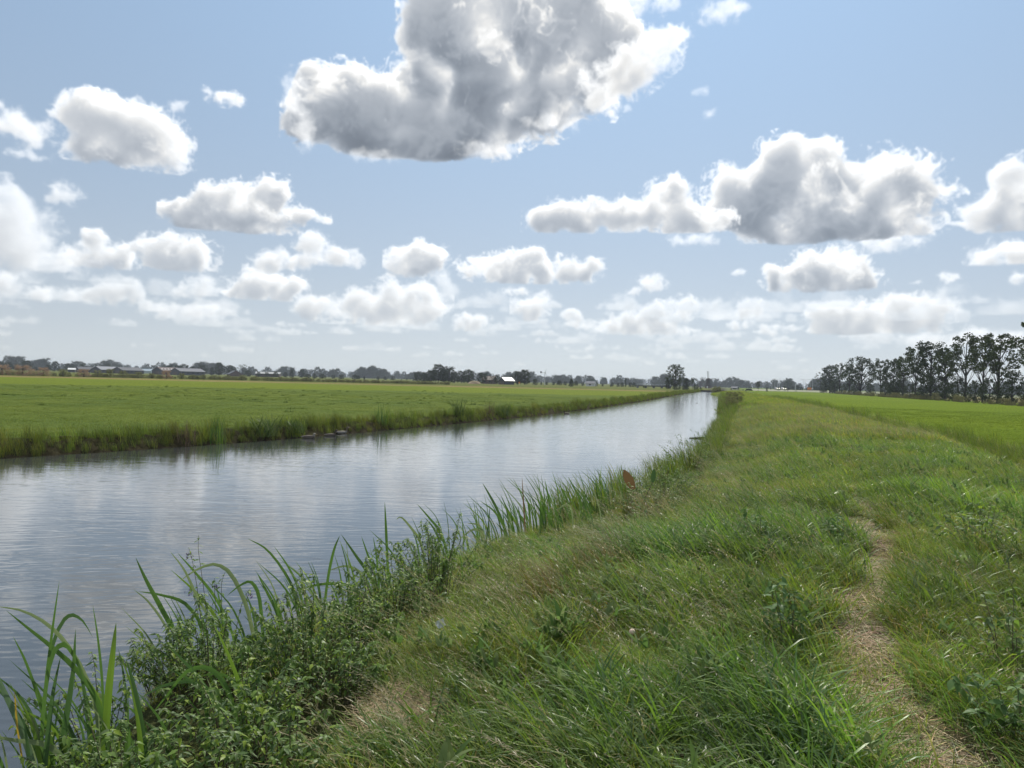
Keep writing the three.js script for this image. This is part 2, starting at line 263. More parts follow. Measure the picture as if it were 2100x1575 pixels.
// base colours of the ground: soil and litter under the grass, straw on the path, the sward of the fields
function groundColor(x, z, out) {
  const [dr] = offset(SR, x, z), dl = -offset(SL, x, z)[0];
  const a = n2(x, z, 0.7, 1), b = n2(x, z, 5, 2), c = n2(x, z, 26, 3);
  if (dr < 0 && dl < 0) return out.setRGB(0.035, 0.03, 0.018);
  if (dr >= 0 && dr < BERM + 3) {
    const p = pathness(x, z), r = Math.hypot(x, z), g = sstep(30, 110, r);
    out.setRGB(0.055 + 0.02 * a, 0.062 + 0.02 * a, 0.022);
    out.lerp(rgb(0.115 + 0.03 * b, 0.135 + 0.025 * b, 0.045), g);       // sward beyond the single blades
    out.lerp(rgb(0.17 + 0.05 * a, 0.14 + 0.04 * a, 0.075 + 0.02 * a), p * 0.8);
    return out;
  }
  if (dr >= 0) {                                           // right-hand meadow
    const d = dr - BERM;
    out.setRGB(0.118 + 0.018 * c + 0.014 * b, 0.172 + 0.018 * c + 0.012 * b, 0.010);
    const far = sstep(52, 58, d + 2 * b) * (1 - sstep(300, 500, -z));
    out.lerp(rgb(0.17 + 0.03 * a, 0.135 + 0.02 * a, 0.075), far * 0.8);  // bare earth along the trees
    return out;
  }
  if (dl < 0.75) return out.setRGB(0.045 + 0.012 * a, 0.04 + 0.012 * a, 0.02);   // soil of the cut bank, darkened to paint in its shade
  // left-hand meadow: mown strips running along the far hedge
  out.setRGB(0.104 + 0.03 * b + 0.02 * c, 0.142 + 0.026 * b + 0.018 * c, 0.028);
  const q = -z * 0.92 - x * 0.32 + 4 * c;                 // metres towards the hedge
  out.lerp(rgb(0.145, 0.185, 0.016), sstep(104, 107, q) * 0.75);
  out.lerp(rgb(0.22 + 0.03 * b, 0.175 + 0.02 * b, 0.07), sstep(176, 180, q) * (1 - sstep(204, 208, q)));
  out.lerp(rgb(0.11, 0.125, 0.03), sstep(204, 208, q));
  return out;
}
const grain = (() => {                                    // fine grain shared by ground and bark, grey about 1
  const n = 1024, d = new Uint8Array(n * n * 4), r = rng(3), f = new Float32Array(n * n);
  for (let y = 0; y < n; y++) for (let x = 0; x < n; x++) f[y * n + x] = 0.72 + 0.22 * noise3(x / 16, y / 16, 1) + 0.20 * noise3(x / 64, y / 64, 3) + 0.16 * (r() - 0.5);
  for (let i = 0; i < n * n; i++) { const v = clamp(f[i]) * 255; d[i * 4] = d[i * 4 + 1] = d[i * 4 + 2] = v; d[i * 4 + 3] = 255; }
  const t = new THREE.DataTexture(d, n, n); t.wrapS = t.wrapT = THREE.RepeatWrapping; t.magFilter = THREE.LinearFilter; t.colorSpace = THREE.SRGBColorSpace; t.needsUpdate = true; return t;
})();
const grainBump = grain.clone(); grainBump.colorSpace = THREE.NoColorSpace; grainBump.needsUpdate = true;
{
  const rings = [0.05], P = [], C = [], U = [], I = [], col = new THREE.Color();
  while (rings[rings.length - 1] < 7000) { const r = rings[rings.length - 1]; rings.push(r + Math.max(0.06, r * 0.019)); }
  const angs = []; for (let a = -180; a < 180;) { angs.push(a); a += a >= -46 && a < 46 ? 0.3 : 2; }
  const na = angs.length;
  for (const r of rings) for (const a of angs) {
    const x = r * Math.sin(a * DEG), z = -r * Math.cos(a * DEG);
    P.push(x, height(x, z), z); groundColor(x, z, col); C.push(col.r, col.g, col.b); U.push(x / 3, z / 3);
  }
  for (let i = 0; i + 1 < rings.length; i++) for (let j = 0; j < na; j++) { const a = i * na + j, b = i * na + (j + 1) % na, c = a + na, d = b + na; I.push(a, b, c, b, d, c); }
  const g = new THREE.BufferGeometry(); g.setAttribute('position', new THREE.Float32BufferAttribute(P, 3)); g.setAttribute('color', new THREE.Float32BufferAttribute(C, 3)); g.setAttribute('uv', new THREE.Float32BufferAttribute(U, 2)); g.setIndex(I); g.computeVertexNormals();
  const m = new THREE.MeshPhysicalMaterial({ vertexColors: true, roughness: 1, specularIntensity: 0.05, map: grain, bumpMap: grainBump, bumpScale: 0.05 });
  m.color.setRGB(1.9, 1.9, 1.9);
  tag(add(mesh(g, m), 'ground'), 'flat grassy land on both sides of the canal reaching to the horizon', 'ground', null, 'structure');
}
// water: a sheet between the banks, rippled
{
  const n = 1024, d = new Uint8Array(n * n * 4), r = rng(21), waves = [], f = new Float32Array(n * n);
  for (let k = 0; k < 60; k++) { const q = 5 + 75 * Math.pow(r(), 1.5), th = (84 + 42 * (r() - 0.5) + 20 * (r() - 0.5)) * DEG, kx = Math.round(q * Math.cos(th)), ky = Math.round(q * Math.sin(th)); if (kx || ky) waves.push([kx, ky, r() * 6.283, 1 / Math.pow(Math.hypot(kx, ky), 0.85)]); }
  let mx = 0;
  for (let y = 0; y < n; y++) for (let x = 0; x < n; x++) { let v = 0; const wx = 0.9 * noise3(x / 128, y / 128, 2), wy = 1.3 * noise3(x / 128, y / 128, 6); for (const [kx, ky, ph, a] of waves) v += a * Math.sin(6.28318 * (kx * x + ky * y) / n + ph + wx * 2 + wy); f[y * n + x] = v; mx = Math.max(mx, Math.abs(v)); }
  for (let i = 0; i < n * n; i++) { d[i * 4] = d[i * 4 + 1] = d[i * 4 + 2] = 127.5 + 127 * f[i] / mx; d[i * 4 + 3] = 255; }
  const t = new THREE.DataTexture(d, n, n); t.wrapS = t.wrapT = THREE.RepeatWrapping; t.magFilter = THREE.LinearFilter; t.needsUpdate = true;
  const N = 260, P = [], U = [], I = [], W = 10;
  for (let i = 0; i <= N; i++) {
    const u = Math.pow(i / N, 1.0), [lx, lz] = pointAt(SL, u * SL.len, 0.5), [rx, rz] = pointAt(SR, u * SR.len, 1.1);
    for (let j = 0; j <= W; j++) { const x = lerp(lx, rx, j / W), z = lerp(lz, rz, j / W); P.push(x, WATER, z); U.push(x / 5.5, z / 5.5); }
  }
  for (let i = 0; i < N; i++) for (let j = 0; j < W; j++) { const a = i * (W + 1) + j, b = a + 1, c = a + W + 1, e = c + 1; I.push(a, b, c, b, e, c); }
  const g = new THREE.BufferGeometry(); g.setAttribute('position', new THREE.Float32BufferAttribute(P, 3)); g.setAttribute('uv', new THREE.Float32BufferAttribute(U, 2)); g.setIndex(I);
  g.computeVertexNormals(); if (g.attributes.normal.getY(0) < 0) { for (let k = 0; k < I.length; k += 3) { const q = I[k]; I[k] = I[k + 1]; I[k + 1] = q; } g.setIndex(I); g.computeVertexNormals(); }
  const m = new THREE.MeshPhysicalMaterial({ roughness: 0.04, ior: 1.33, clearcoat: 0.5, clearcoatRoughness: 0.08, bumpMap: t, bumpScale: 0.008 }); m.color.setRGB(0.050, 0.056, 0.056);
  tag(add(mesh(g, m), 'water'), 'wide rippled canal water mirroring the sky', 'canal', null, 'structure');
}

// ---------------------------------------------------------------- grass
// one tapering, bending blade; returns nothing, pushes into the arrays
function blade(A, x, y, z, len, wid, az, tilt, curl, seg, col, face = null) {
  const o = A.P.length / 3; let px = x, py = y, pz = z, t = tilt;
  const sx = face ?? az + Math.PI / 2, wx = Math.cos(sx), wz = Math.sin(sx), dx = Math.cos(az), dz = Math.sin(az), st = len / seg;
  for (let i = 0; i <= seg; i++) {
    const u = i / seg, w = wid * 0.5 * (i === seg ? 0 : (0.75 + 0.5 * u) * (1 - u * u * 0.82));
    if (i === seg) { A.P.push(px, py, pz); A.C.push(...col); } else { A.P.push(px - wx * w, py, pz - wz * w, px + wx * w, py, pz + wz * w); A.C.push(...col, ...col); }
    px += dx * Math.sin(t) * st; pz += dz * Math.sin(t) * st; py += Math.cos(t) * st; t += curl * (0.5 + u) / seg;
  }
  for (let i = 0; i < seg; i++) { const a = o + i * 2; if (i === seg - 1) A.I.push(a, a + 1, a + 2); else A.I.push(a, a + 1, a + 2, a + 1, a + 3, a + 2); }
}
function geo(A) { const g = new THREE.BufferGeometry(); g.setAttribute('position', new THREE.Float32BufferAttribute(A.P, 3)); if (A.C.length) g.setAttribute('color', new THREE.Float32BufferAttribute(A.C, 3)); if (A.U) g.setAttribute('uv', new THREE.Float32BufferAttribute(A.U, 2)); g.setIndex(A.I); g.computeVertexNormals(); return g; }
const arr = () => ({ P: [], C: [], I: [] });
const WIND = Math.PI * 1.02;                               // blades are laid over to the left
function tuft(seed, { n, rad, h0, h1, wid, tilt = 0.35, curl = 0.9, lean = 0.6, seg = 4, cols, stalks = 0, stalkH = 0.5, head = [0.30, 0.25, 0.12], flat = 0 }) {
  const r = rng(seed), A = arr();
  for (let i = 0; i < n; i++) {
    const a = r() * 6.283, d = rad * Math.sqrt(r()), own = r() * 6.283, az = r() < lean ? WIND + (r() - 0.5) * 1.5 : own, c = cols[(r() * cols.length) | 0], k = 0.82 + 0.36 * r();
    blade(A, Math.cos(a) * d, -0.02, Math.sin(a) * d, lerp(h0, h1, r()), wid * (0.7 + 0.6 * r()), az, flat + tilt * (0.3 + 1.1 * r()), curl * (0.3 + 1.2 * r()), seg, [c[0] * k, c[1] * k, c[2] * k], r() < 0.5 ? r() * 6.283 : null);
  }
  for (let i = 0; i < stalks; i++) {                       // flowering stems with a loose head of seeds
    const a = r() * 6.283, d = rad * r(), az = WIND + (r() - 0.5) * 1.3, H = stalkH * (0.75 + 0.5 * r()), t0 = 0.15 + 0.3 * r(), k = 0.8 + 0.4 * r(), c = head.map((v) => v * k);
    let px = Math.cos(a) * d, pz = Math.sin(a) * d, py = 0, t = t0; const st = H / 6;
    for (let s = 0; s < 6; s++) {
      const nx = px + Math.cos(az) * Math.sin(t) * st, ny = py + Math.cos(t) * st, nz = pz + Math.sin(az) * Math.sin(t) * st, o = A.P.length / 3, w = 0.0011;
      A.P.push(px - w, py, pz, px + w, py, pz, nx - w, ny, nz, nx + w, ny, nz); for (let q = 0; q < 4; q++) A.C.push(c[0] * 0.8, c[1] * 0.95, c[2] * 0.8); A.I.push(o, o + 1, o + 2, o + 1, o + 3, o + 2);
      if (s >= 3) for (let q = 0; q < 4; q++) blade(A, lerp(px, nx, q / 4), lerp(py, ny, q / 4), lerp(pz, nz, q / 4), 0.018 + 0.02 * r(), 0.005, az + (r() - 0.5) * 3, t + (r() - 0.3) * 1.0, 0.5, 2, c);
      px = nx; py = ny; pz = nz; t += 0.16 + 0.1 * r();
    }
  }
  return geo(A);
}
const bladeMat = (o = {}) => { const m = new THREE.MeshPhysicalMaterial({ vertexColors: true, roughness: 1, transmission: 0.5, thickness: 0, side: THREE.DoubleSide, clearcoat: 0.3, clearcoatRoughness: 0.32, specularIntensity: 0.3, ...o }); return m; };
const grassMat = bladeMat(), coarseMat = new THREE.MeshPhysicalMaterial({ vertexColors: true, roughness: 1, specularIntensity: 0.1, side: THREE.DoubleSide });
const GREEN = [[0.165, 0.27, 0.026], [0.20, 0.305, 0.028], [0.125, 0.215, 0.028], [0.25, 0.325, 0.028]], BLUE = [[0.13, 0.215, 0.055], [0.16, 0.245, 0.08], [0.10, 0.18, 0.035]], YELLOW = [[0.32, 0.33, 0.04], [0.35, 0.32, 0.055], [0.25, 0.29, 0.035], [0.42, 0.34, 0.11]], DRY = [[0.36, 0.30, 0.11], [0.30, 0.26, 0.07], [0.24, 0.25, 0.06], [0.30, 0.19, 0.05]], STRAW = [[0.46, 0.36, 0.21], [0.40, 0.31, 0.18], [0.30, 0.22, 0.12], [0.55, 0.45, 0.29], [0.22, 0.19, 0.08]];
function scatter(name, label, category, geos, spots, mat = grassMat) {   // spots: [x, y, z, scale, turn, tint r, g, b]
  const per = geos.map(() => []); spots.forEach((s, i) => per[i % geos.length].push(s));
  geos.forEach((g, k) => {
    const L = per[k]; if (!L.length) return;
    const im = new THREE.InstancedMesh(g, mat, L.length), q = new THREE.Quaternion(), up = V3(0, 1, 0), c = new THREE.Color();
    L.forEach((s, i) => { im.setMatrixAt(i, M4.compose(V3(s[0], s[1], s[2]), q.setFromAxisAngle(up, s[4]), V3(s[3], s[3] * (s[8] ?? 1), s[3]))); im.setColorAt(i, c.setRGB(s[5], s[6], s[7])); });
    tag(add(im, name), label, category, null, 'stuff');
  });
}
{
  const r = rng(77);
  const lush = [1, 2, 3].map((s) => tuft(s, { n: 24, rad: 0.12, h0: 0.13, h1: 0.33, wid: 0.0076, tilt: 0.6, curl: 1.8, lean: 0.45, cols: [...GREEN, ...BLUE, GREEN[0]], seg: 5 }));
  const fine = [11, 12, 13].map((s) => tuft(s, { n: 30, rad: 0.14, h0: 0.10, h1: 0.26, wid: 0.0048, tilt: 0.65, curl: 1.6, lean: 0.4, cols: [...YELLOW, ...GREEN, ...GREEN], seg: 4 }));
  const olive = [21, 22, 23].map((s) => tuft(s, { n: 26, rad: 0.14, h0: 0.14, h1: 0.32, wid: 0.0048, tilt: 0.7, curl: 1.7, lean: 0.45, cols: [...YELLOW, ...GREEN, ...DRY, ...GREEN, ...GREEN], seg: 4, stalks: s % 2, stalkH: 0.42 }));
  const seedy = [31, 32, 33].map((s) => tuft(s, { n: 8, rad: 0.16, h0: 0.15, h1: 0.3, wid: 0.004, tilt: 0.5, cols: YELLOW, stalks: 3, stalkH: 0.48 }));
  const rust = [35, 36].map((s) => tuft(s, { n: 26, rad: 0.15, h0: 0.14, h1: 0.34, wid: 0.004, tilt: 0.45, lean: 0.5, cols: [[0.22, 0.13, 0.04], [0.25, 0.17, 0.05], [0.17, 0.15, 0.04], [0.13, 0.16, 0.04]], stalks: 3, stalkH: 0.4 }));
  const turf = [41, 42].map((s) => tuft(s, { n: 34, rad: 0.16, h0: 0.04, h1: 0.11, wid: 0.0042, tilt: 0.6, curl: 0.7, lean: 0.5, cols: [...GREEN, ...YELLOW], seg: 3 }));
  const far = [51, 52, 53].map((s) => tuft(s, { n: 34, rad: 0.26, h0: 0.16, h1: 0.36, wid: 0.011, tilt: 0.55, curl: 1.2, lean: 0.75, cols: [...GREEN, ...YELLOW, ...BLUE, ...GREEN, [0.26, 0.22, 0.1]], seg: 3, stalks: 1, stalkH: 0.42 }));
  const farther = [56, 57].map((s) => tuft(s, { n: 34, rad: 0.5, h0: 0.18, h1: 0.42, wid: 0.028, tilt: 0.5, curl: 1.1, lean: 0.7, cols: [...GREEN, ...GREEN, ...YELLOW, [0.24, 0.2, 0.09]], seg: 3 }));
  const S = { lush: [], fine: [], olive: [], seedy: [], rust: [], turf: [], far: [], farther: [] };
  const dryC = [[0.35, -6.2, 0.28], [0.85, -6.8, 0.3], [1.2, -7.6, 0.25], [2.3, -11.4, 0.5]];   // rusty clumps on the slope
  const put = (kind, x, z, s, tint = 0.3) => { const k = (1 + (r() - 0.5) * tint) * (1 + 0.5 * n2(x, z, 0.8, 12) + 0.35 * n2(x, z, 3.6, 15)), w = 0.14 * (r() - 0.5) + 0.22 * n2(x, z, 2.3, 18); S[kind].push([x, height(x, z) - 0.01, z, s, (r() - 0.5) * 1.1, k * (1 + w), k, k * (1 - w)]); };
  // the berm, by way along the water's edge and distance from it
  let along = 0; for (const s of SR) if (s[0] === -4.4) along = s[5];
  for (let a = along; a < along + 262;) {
    const [ex, ez] = pointAt(SR, a, 3), dist = Math.hypot(ex, ez), per = dist < 9 ? 150 : dist < 16 ? 95 : dist < 30 ? 52 : dist < 70 ? 15 : 3.6, step = 0.5, n = per * step * (BERM + 3.2);
    for (let i = 0; i < n; i++) {
      const d = 0.25 + r() * (BERM + 3.4), [x, z] = pointAt(SR, a + r() * step, d);
      if (z > -1.2 || Math.abs(x / z) > 0.95 || (x < -0.75 + 0.2 * (r() - 0.5) && z > -4.9)) continue;
      const R = Math.hypot(x, z), p = pathness(x, z), m = n2(x, z, 1.6, 7), b = n2(x, z, 4.2, 8), y = n2(x, z, 0.8, 5);
      if (R > 26) { put(R > 68 ? 'farther' : 'far', x, z, 0.8 + 0.5 * r(), 0.4); continue; }
      if (p > 0.25 && r() < p * 1.05) { const g = n2(x, z, 0.45, 3); if (r() < 0.25 + 1.1 * g) put(r() < 0.5 ? 'turf' : 'fine', x, z, 0.5 + 0.6 * r()); continue; }
      const rusty = dryC.some(([cx, cz, cr]) => Math.hypot(x - cx, z - cz) < cr * (0.6 + 0.6 * r()));
      if (rusty) { put(r() < 0.7 ? 'rust' : 'olive', x, z, 0.8 + 0.5 * r()); continue; }
      const low = d < 2.2 ? 0.72 : 1, side = 0.55 * sstep(4.2, 1.6, d) + 0.5 * b, big = n2(x, z, 0.55, 51) > 0.16 ? 1.45 : 1;          // dry and seedy towards the water, lush towards the path
      if (y < -0.22 && d < 4.5 && R > 4) { put('turf', x, z, 0.8 + 0.6 * r()); if (r() < 0.6) continue; }
      if (r() < 0.12 + 0.55 * clamp(side + 0.35 * m)) put(r() < 0.14 ? 'seedy' : 'olive', x, z, (0.75 + 0.5 * r()) * low);
      else put(m + 0.6 * b + (r() - 0.5) * 0.7 > 0.05 ? 'lush' : 'fine', x, z, (0.62 + 0.55 * r()) * low * big * (1 + 0.4 * m) * (p > 0.02 ? 0.85 : 1));
    }
    a += step;
  }
  // small broad leaved weeds low in the grass
  const rosette = [91, 92, 93].map((s) => tuft(s, { n: 9, rad: 0.05, h0: 0.05, h1: 0.13, wid: 0.026, tilt: 0.7, curl: 0.8, lean: 0.1, seg: 4, cols: [[0.10, 0.18, 0.04], [0.13, 0.21, 0.05], [0.16, 0.22, 0.07]] })), stems = [95, 96].map((s) => tuft(s, { n: 1, rad: 0.1, h0: 0.1, h1: 0.2, wid: 0.004, cols: DRY, stalks: 5, stalkH: 0.6, head: [0.4, 0.33, 0.2] })), W = [], E = [];
  for (let i = 0; i < 1500; i++) { const a = along + 2 + 34 * Math.pow(r(), 1.5), [x, z] = pointAt(SR, a, 0.8 + 7.5 * r()); if (z > -2 || n2(x, z, 1.5, 41) < -0.05 || pathness(x, z) > 0.3 || (x < -0.75 && z > -4.9)) continue; const k = 0.8 + 0.4 * r(); W.push([x, height(x, z) + 0.10 + 0.09 * r(), z, 0.7 + 0.7 * r(), r() * 6.283, k, k, k]); }
  for (let i = 0; i < 260; i++) { const a = along + 3 + 40 * r(), [x, z] = pointAt(SR, a, 0.6 + 6 * r() * r()); if (z > -2.5 || (x < -0.75 && z > -4.9)) continue; E.push([x, height(x, z), z, 0.7 + 0.4 * r(), (r() - 0.5) * 1.5, 1, 1, 1]); }
  scatter('small_weeds', 'small broad leaved weeds low in the bank grass', 'weeds', rosette, W, bladeMat({ clearcoat: 0 }));
  scatter('dry_stems', 'single dry seed stems rising from the bank grass', 'grass', stems, E);
  scatter('lush_grass', 'long fresh green grass laid over by the wind on the bank', 'grass', lush, S.lush);
  scatter('fine_grass', 'fine yellow green grass on the bank', 'grass', fine, S.fine);
  scatter('olive_grass', 'olive and straw coloured grass on the slope to the water', 'grass', olive, S.olive);
  scatter('seeding_grass', 'thin seeding grass stalks with pale heads', 'grass', seedy, S.seedy);
  scatter('rusty_grass', 'rust brown withered grass on the slope', 'grass', rust, S.rust);
  scatter('short_grass', 'short turf by the trodden path', 'grass', turf, S.turf);
  scatter('berm_grass', 'rough grass along the middle of the berm', 'grass', far, S.far);
  scatter('distant_berm_grass', 'rough grass on the far end of the berm', 'grass', farther, S.farther);

  // straw trodden flat on the path
  const litter = [61, 62, 63].map((s) => tuft(s, { n: 26, rad: 0.16, h0: 0.07, h1: 0.24, wid: 0.0042, flat: 1.38, tilt: 0.10, curl: 0.12, lean: 0, seg: 2, cols: STRAW }));
  const straw = [], strawMat = new THREE.MeshStandardMaterial({ vertexColors: true, roughness: 0.8, side: THREE.DoubleSide });
  for (let i = 0; i < 16000; i++) {
    const z = -2 - 20 * Math.pow(r(), 1.7), x = r() * 12, p = pathness(x, z);
    if (p < 0.05 || r() > p) continue;
    straw.push([x, height(x, z) + 0.008 + 0.02 * r(), z, 0.7 + 0.6 * r(), r() * 6.283, 0.8 + 0.4 * r(), 0.8 + 0.35 * r(), 0.8 + 0.3 * r()]);
  }
  for (let i = 0; i < 110; i++) { const a = r() * 6.283, d = 0.24 * Math.sqrt(r()), x = -0.52 + Math.cos(a) * d * 0.8, z = -4.1 + Math.sin(a) * d * 1.4; straw.push([x, height(x, z) + 0.03 + 0.05 * r(), z, 0.8, r() * 6.283, 0.85, 0.8, 0.75]); }
  scatter('trodden_straw', 'dry straw trodden flat along the path', 'straw', litter, straw, strawMat);

  // grass of the meadows, as far as single tufts show
  const field = [71, 72, 73].map((s) => tuft(s, { n: 46, rad: 0.34, h0: 0.04, h1: 0.10, wid: 0.010, tilt: 0.6, curl: 0.8, lean: 0.6, seg: 2, cols: [[0.145, 0.20, 0.018], [0.17, 0.22, 0.018], [0.11, 0.16, 0.022], [0.20, 0.22, 0.025]] }));
  const L = [], Rr = [];
  for (let i = 0; i < 15000; i++) {
    const az = (-46 + 52 * r()) * DEG, R = 17 + 85 * Math.pow(r(), 1.35), x = Math.sin(az) * R, z = -Math.cos(az) * R, dl = -offset(SL, x, z)[0];
    if (dl < 0.4) continue;
    const k = 0.9 + 0.25 * n2(x, z, 3, 4) + 0.15 * n2(x, z, 14, 2); L.push([x, height(x, z) - 0.02, z, (0.8 + 0.5 * r()) * (R > 60 ? 1.5 : 1), (r() - 0.5) * 1.2, k * (1 + 0.15 * n2(x, z, 8, 9)), k, k, dl < 2 ? 1.6 : R > 60 ? 0.7 : 1]);
  }
  for (let i = 0; i < 9000; i++) {
    const az = (16 + 24 * r()) * DEG, R = 16 + 80 * Math.pow(r(), 1.2), x = Math.sin(az) * R, z = -Math.cos(az) * R, d = offset(SR, x, z)[0];
    if (d < BERM + 3.2) continue;
    const k = 0.95 + 0.2 * n2(x, z, 3, 4) + 0.1 * n2(x, z, 14, 2); Rr.push([x, height(x, z) - 0.02, z, (0.8 + 0.5 * r()) * (R > 60 ? 1.5 : 1), (r() - 0.5) * 1.2, k * 1.02, k * 1.08, k * 0.8, R > 60 ? 0.7 : 1]);
  }
  const tuss = [76, 77].map((s) => tuft(s, { n: 40, rad: 0.2, h0: 0.12, h1: 0.28, wid: 0.014, tilt: 0.5, curl: 1.2, lean: 0.5, seg: 3, cols: [[0.07, 0.11, 0.03], [0.09, 0.14, 0.03], [0.13, 0.17, 0.04]] })), Q = [];
  for (let i = 0; i < 900; i++) { const az = (-44 + 46 * r()) * DEG, R = 24 + 90 * Math.pow(r(), 0.8), x = Math.sin(az) * R, z = -Math.cos(az) * R; if (-offset(SL, x, z)[0] < 1.5 || n2(x, z, 9, 31) < 0.02) continue; const k = 0.8 + 0.4 * r(); Q.push([x, height(x, z) - 0.04, z, 0.6 + 0.8 * r(), r() * 6.283, k, k, k, 0.8]); }
  scatter('meadow_tussocks', 'darker grass tussocks scattered over the left meadow', 'grass', tuss, Q, coarseMat);
  scatter('meadow_grass', 'short green meadow grass across the canal', 'grass', field, L, coarseMat);
  scatter('bright_meadow_grass', 'bright green meadow grass beside the tree row', 'grass', field, Rr, coarseMat);

  // the fringe of tall grass and sedge along the far bank and in the ditch
  const sedge = [81, 82, 83, 84].map((s) => tuft(s, { n: 30, rad: 0.17, h0: 0.35, h1: 0.85, wid: 0.011, tilt: 0.22, curl: 0.75, lean: 0.6, seg: 4, cols: [...GREEN, YELLOW[0], YELLOW[2], [0.09, 0.15, 0.03], [0.075, 0.125, 0.025], DRY[2]], stalks: s % 2 ? 3 : 0, stalkH: 0.8 }));
  const F = [], D = [];
  for (let a = 70; a < SL.len;) {
    const [ex, ez] = pointAt(SL, a, 0), dist = Math.hypot(ex, ez), per = dist < 50 ? 26 : dist < 110 ? 14 : 5, big = dist < 60 ? 1 : dist < 110 ? 1.2 : 1.7;
    for (let i = 0; i < per; i++) {
      const d = -(0.02 + 0.95 * Math.pow(r(), 1.4)), al = a + r(), [x, z] = pointAt(SL, al, d), m = n2(al, 7, 1.6, 1) + 0.5 * n2(al, 3, 0.6, 4), k = (0.8 + 0.35 * r()) * (1 + 0.75 * n2(al, 11, 1.1, 6)), br = 0.35 * Math.max(0, n2(al, 1, 2.7, 8));  // tint k alternates dark and light clumps, shade put into the colour
      F.push([x, Math.max(height(x, z) - 0.02, WATER - 0.06), z, (0.42 + 0.3 * r() + 0.26 * m) * big, (r() - 0.5) * 1.4, k * (1 + br), k * (1 - 0.3 * br), k]);
    }
    a += 1;
  }
  const sedgeMat = bladeMat({ transmission: 0.28 });
  scatter('far_bank_grass', 'fringe of tall grass and sedge along the opposite bank', 'grass', sedge, F, sedgeMat);
  const N = [];
  for (let a = along + 13; a < along + 175; a += 1) {
    const [ex, ez] = pointAt(SR, a, 0), dist = Math.hypot(ex, ez);
    for (let i = 0; i < (dist < 40 ? 9 : 5); i++) { const al = a + r(), m = n2(al, 5, 2.2, 3); if (m < -0.25) continue; const [x, z] = pointAt(SR, al, 0.15 + 0.8 * r()), k = 0.75 + 0.35 * r(); N.push([x, Math.max(height(x, z), WATER) - 0.02, z, (0.62 + 0.35 * r() + 0.4 * m) * (dist > 60 ? 1.35 : 1), (r() - 0.5) * 1.4, k, k, k * 1.1]); }
  }
  scatter('near_bank_sedge', 'tall sedge leaning over the water along the near bank', 'grass', sedge, N, sedgeMat);
  // plants that stand out of the far fringe
  const lone = (name, label, category, [x, z], o, mat = sedgeMat) => { const q = thing(name, label, category, [x, Math.max(height(x, z), WATER) - 0.02, z], 0, 'plants that stand out on the opposite bank'); add(mesh(tuft(o.seed, o), mat), o.part ?? 'leaves', q); };
  const sword = { n: 46, rad: 0.32, h0: 0.55, h1: 1.15, wid: 0.022, tilt: 0.16, curl: 0.3, lean: 0.3, cols: [[0.08, 0.16, 0.04], [0.10, 0.19, 0.04], [0.14, 0.22, 0.03]] };
  const dead = { n: 60, rad: 0.3, h0: 0.4, h1: 1.0, wid: 0.012, tilt: 0.25, curl: 0.3, lean: 0.2, cols: [[0.13, 0.085, 0.06], [0.10, 0.07, 0.05], [0.17, 0.12, 0.08]], stalks: 14, stalkH: 1.0, head: [0.14, 0.09, 0.06], part: 'stems' };
  const leafy = { n: 150, rad: 0.42, h0: 0.3, h1: 1.0, wid: 0.03, tilt: 0.45, curl: 0.8, lean: 0.25, cols: [[0.085, 0.13, 0.03], [0.065, 0.11, 0.03], [0.12, 0.16, 0.04]], part: 'foliage' };
  lone('far_iris_clump', 'upright blue green iris clump on the opposite bank, left of the ducks', 'iris plant', [-9.85, -24.6], { ...sword, seed: 201 });
  lone('withered_dock', 'withered brown dock beside the iris clump on the opposite bank', 'dock plant', [-10.5, -23.7], { ...dead, seed: 202 });
  lone('bank_herb', 'tall leafy herb on the opposite bank close to the ducks', 'herb', [-8.95, -26.7], { ...leafy, seed: 203 });
  lone('bank_herb', 'low dark leafy herb right beside the ducks on the opposite bank', 'herb', [-8.3, -28.1], { ...leafy, h1: 0.7, seed: 204 });
  lone('bank_herb', 'tall slender herb sticking up midway along the opposite bank', 'herb', [-2.9, -40.6], { ...leafy, n: 70, h1: 1.15, h0: 0.4, rad: 0.3, tilt: 0.25, seed: 205 });
  lone('withered_dock', 'withered brown dock right of the tall slender herb across the water', 'dock plant', [-1.3, -44.4], { ...dead, h1: 1.2, seed: 206 });
  lone('bank_herb', 'round dark herb right of the withered dock across the water', 'herb', [-0.6, -46.2], { ...leafy, rad: 0.55, seed: 207 });
  lone('far_iris_clump', 'iris clump on the opposite bank right of the ducks', 'iris plant', [-5.9, -33.4], { ...sword, seed: 208 });
  for (let a = along + 8; a < along + 150; a += 1) {
    const [ex, ez] = pointAt(SR, a, BERM), dist = Math.hypot(ex, ez);
    for (let i = 0; i < (dist < 40 ? 16 : 7); i++) { const [x, z] = pointAt(SR, a + r(), BERM + 1.1 + 2.2 * r()), k = 0.8 + 0.3 * r(); D.push([x, height(x, z), z, (0.75 + 0.4 * r()) * (dist > 60 ? 1.4 : 1), (r() - 0.5) * 1.4, k, k, k]); }
  }
  scatter('ditch_grass', 'dark tall grass in the ditch between berm and meadow', 'grass', sedge, D, sedgeMat);
}

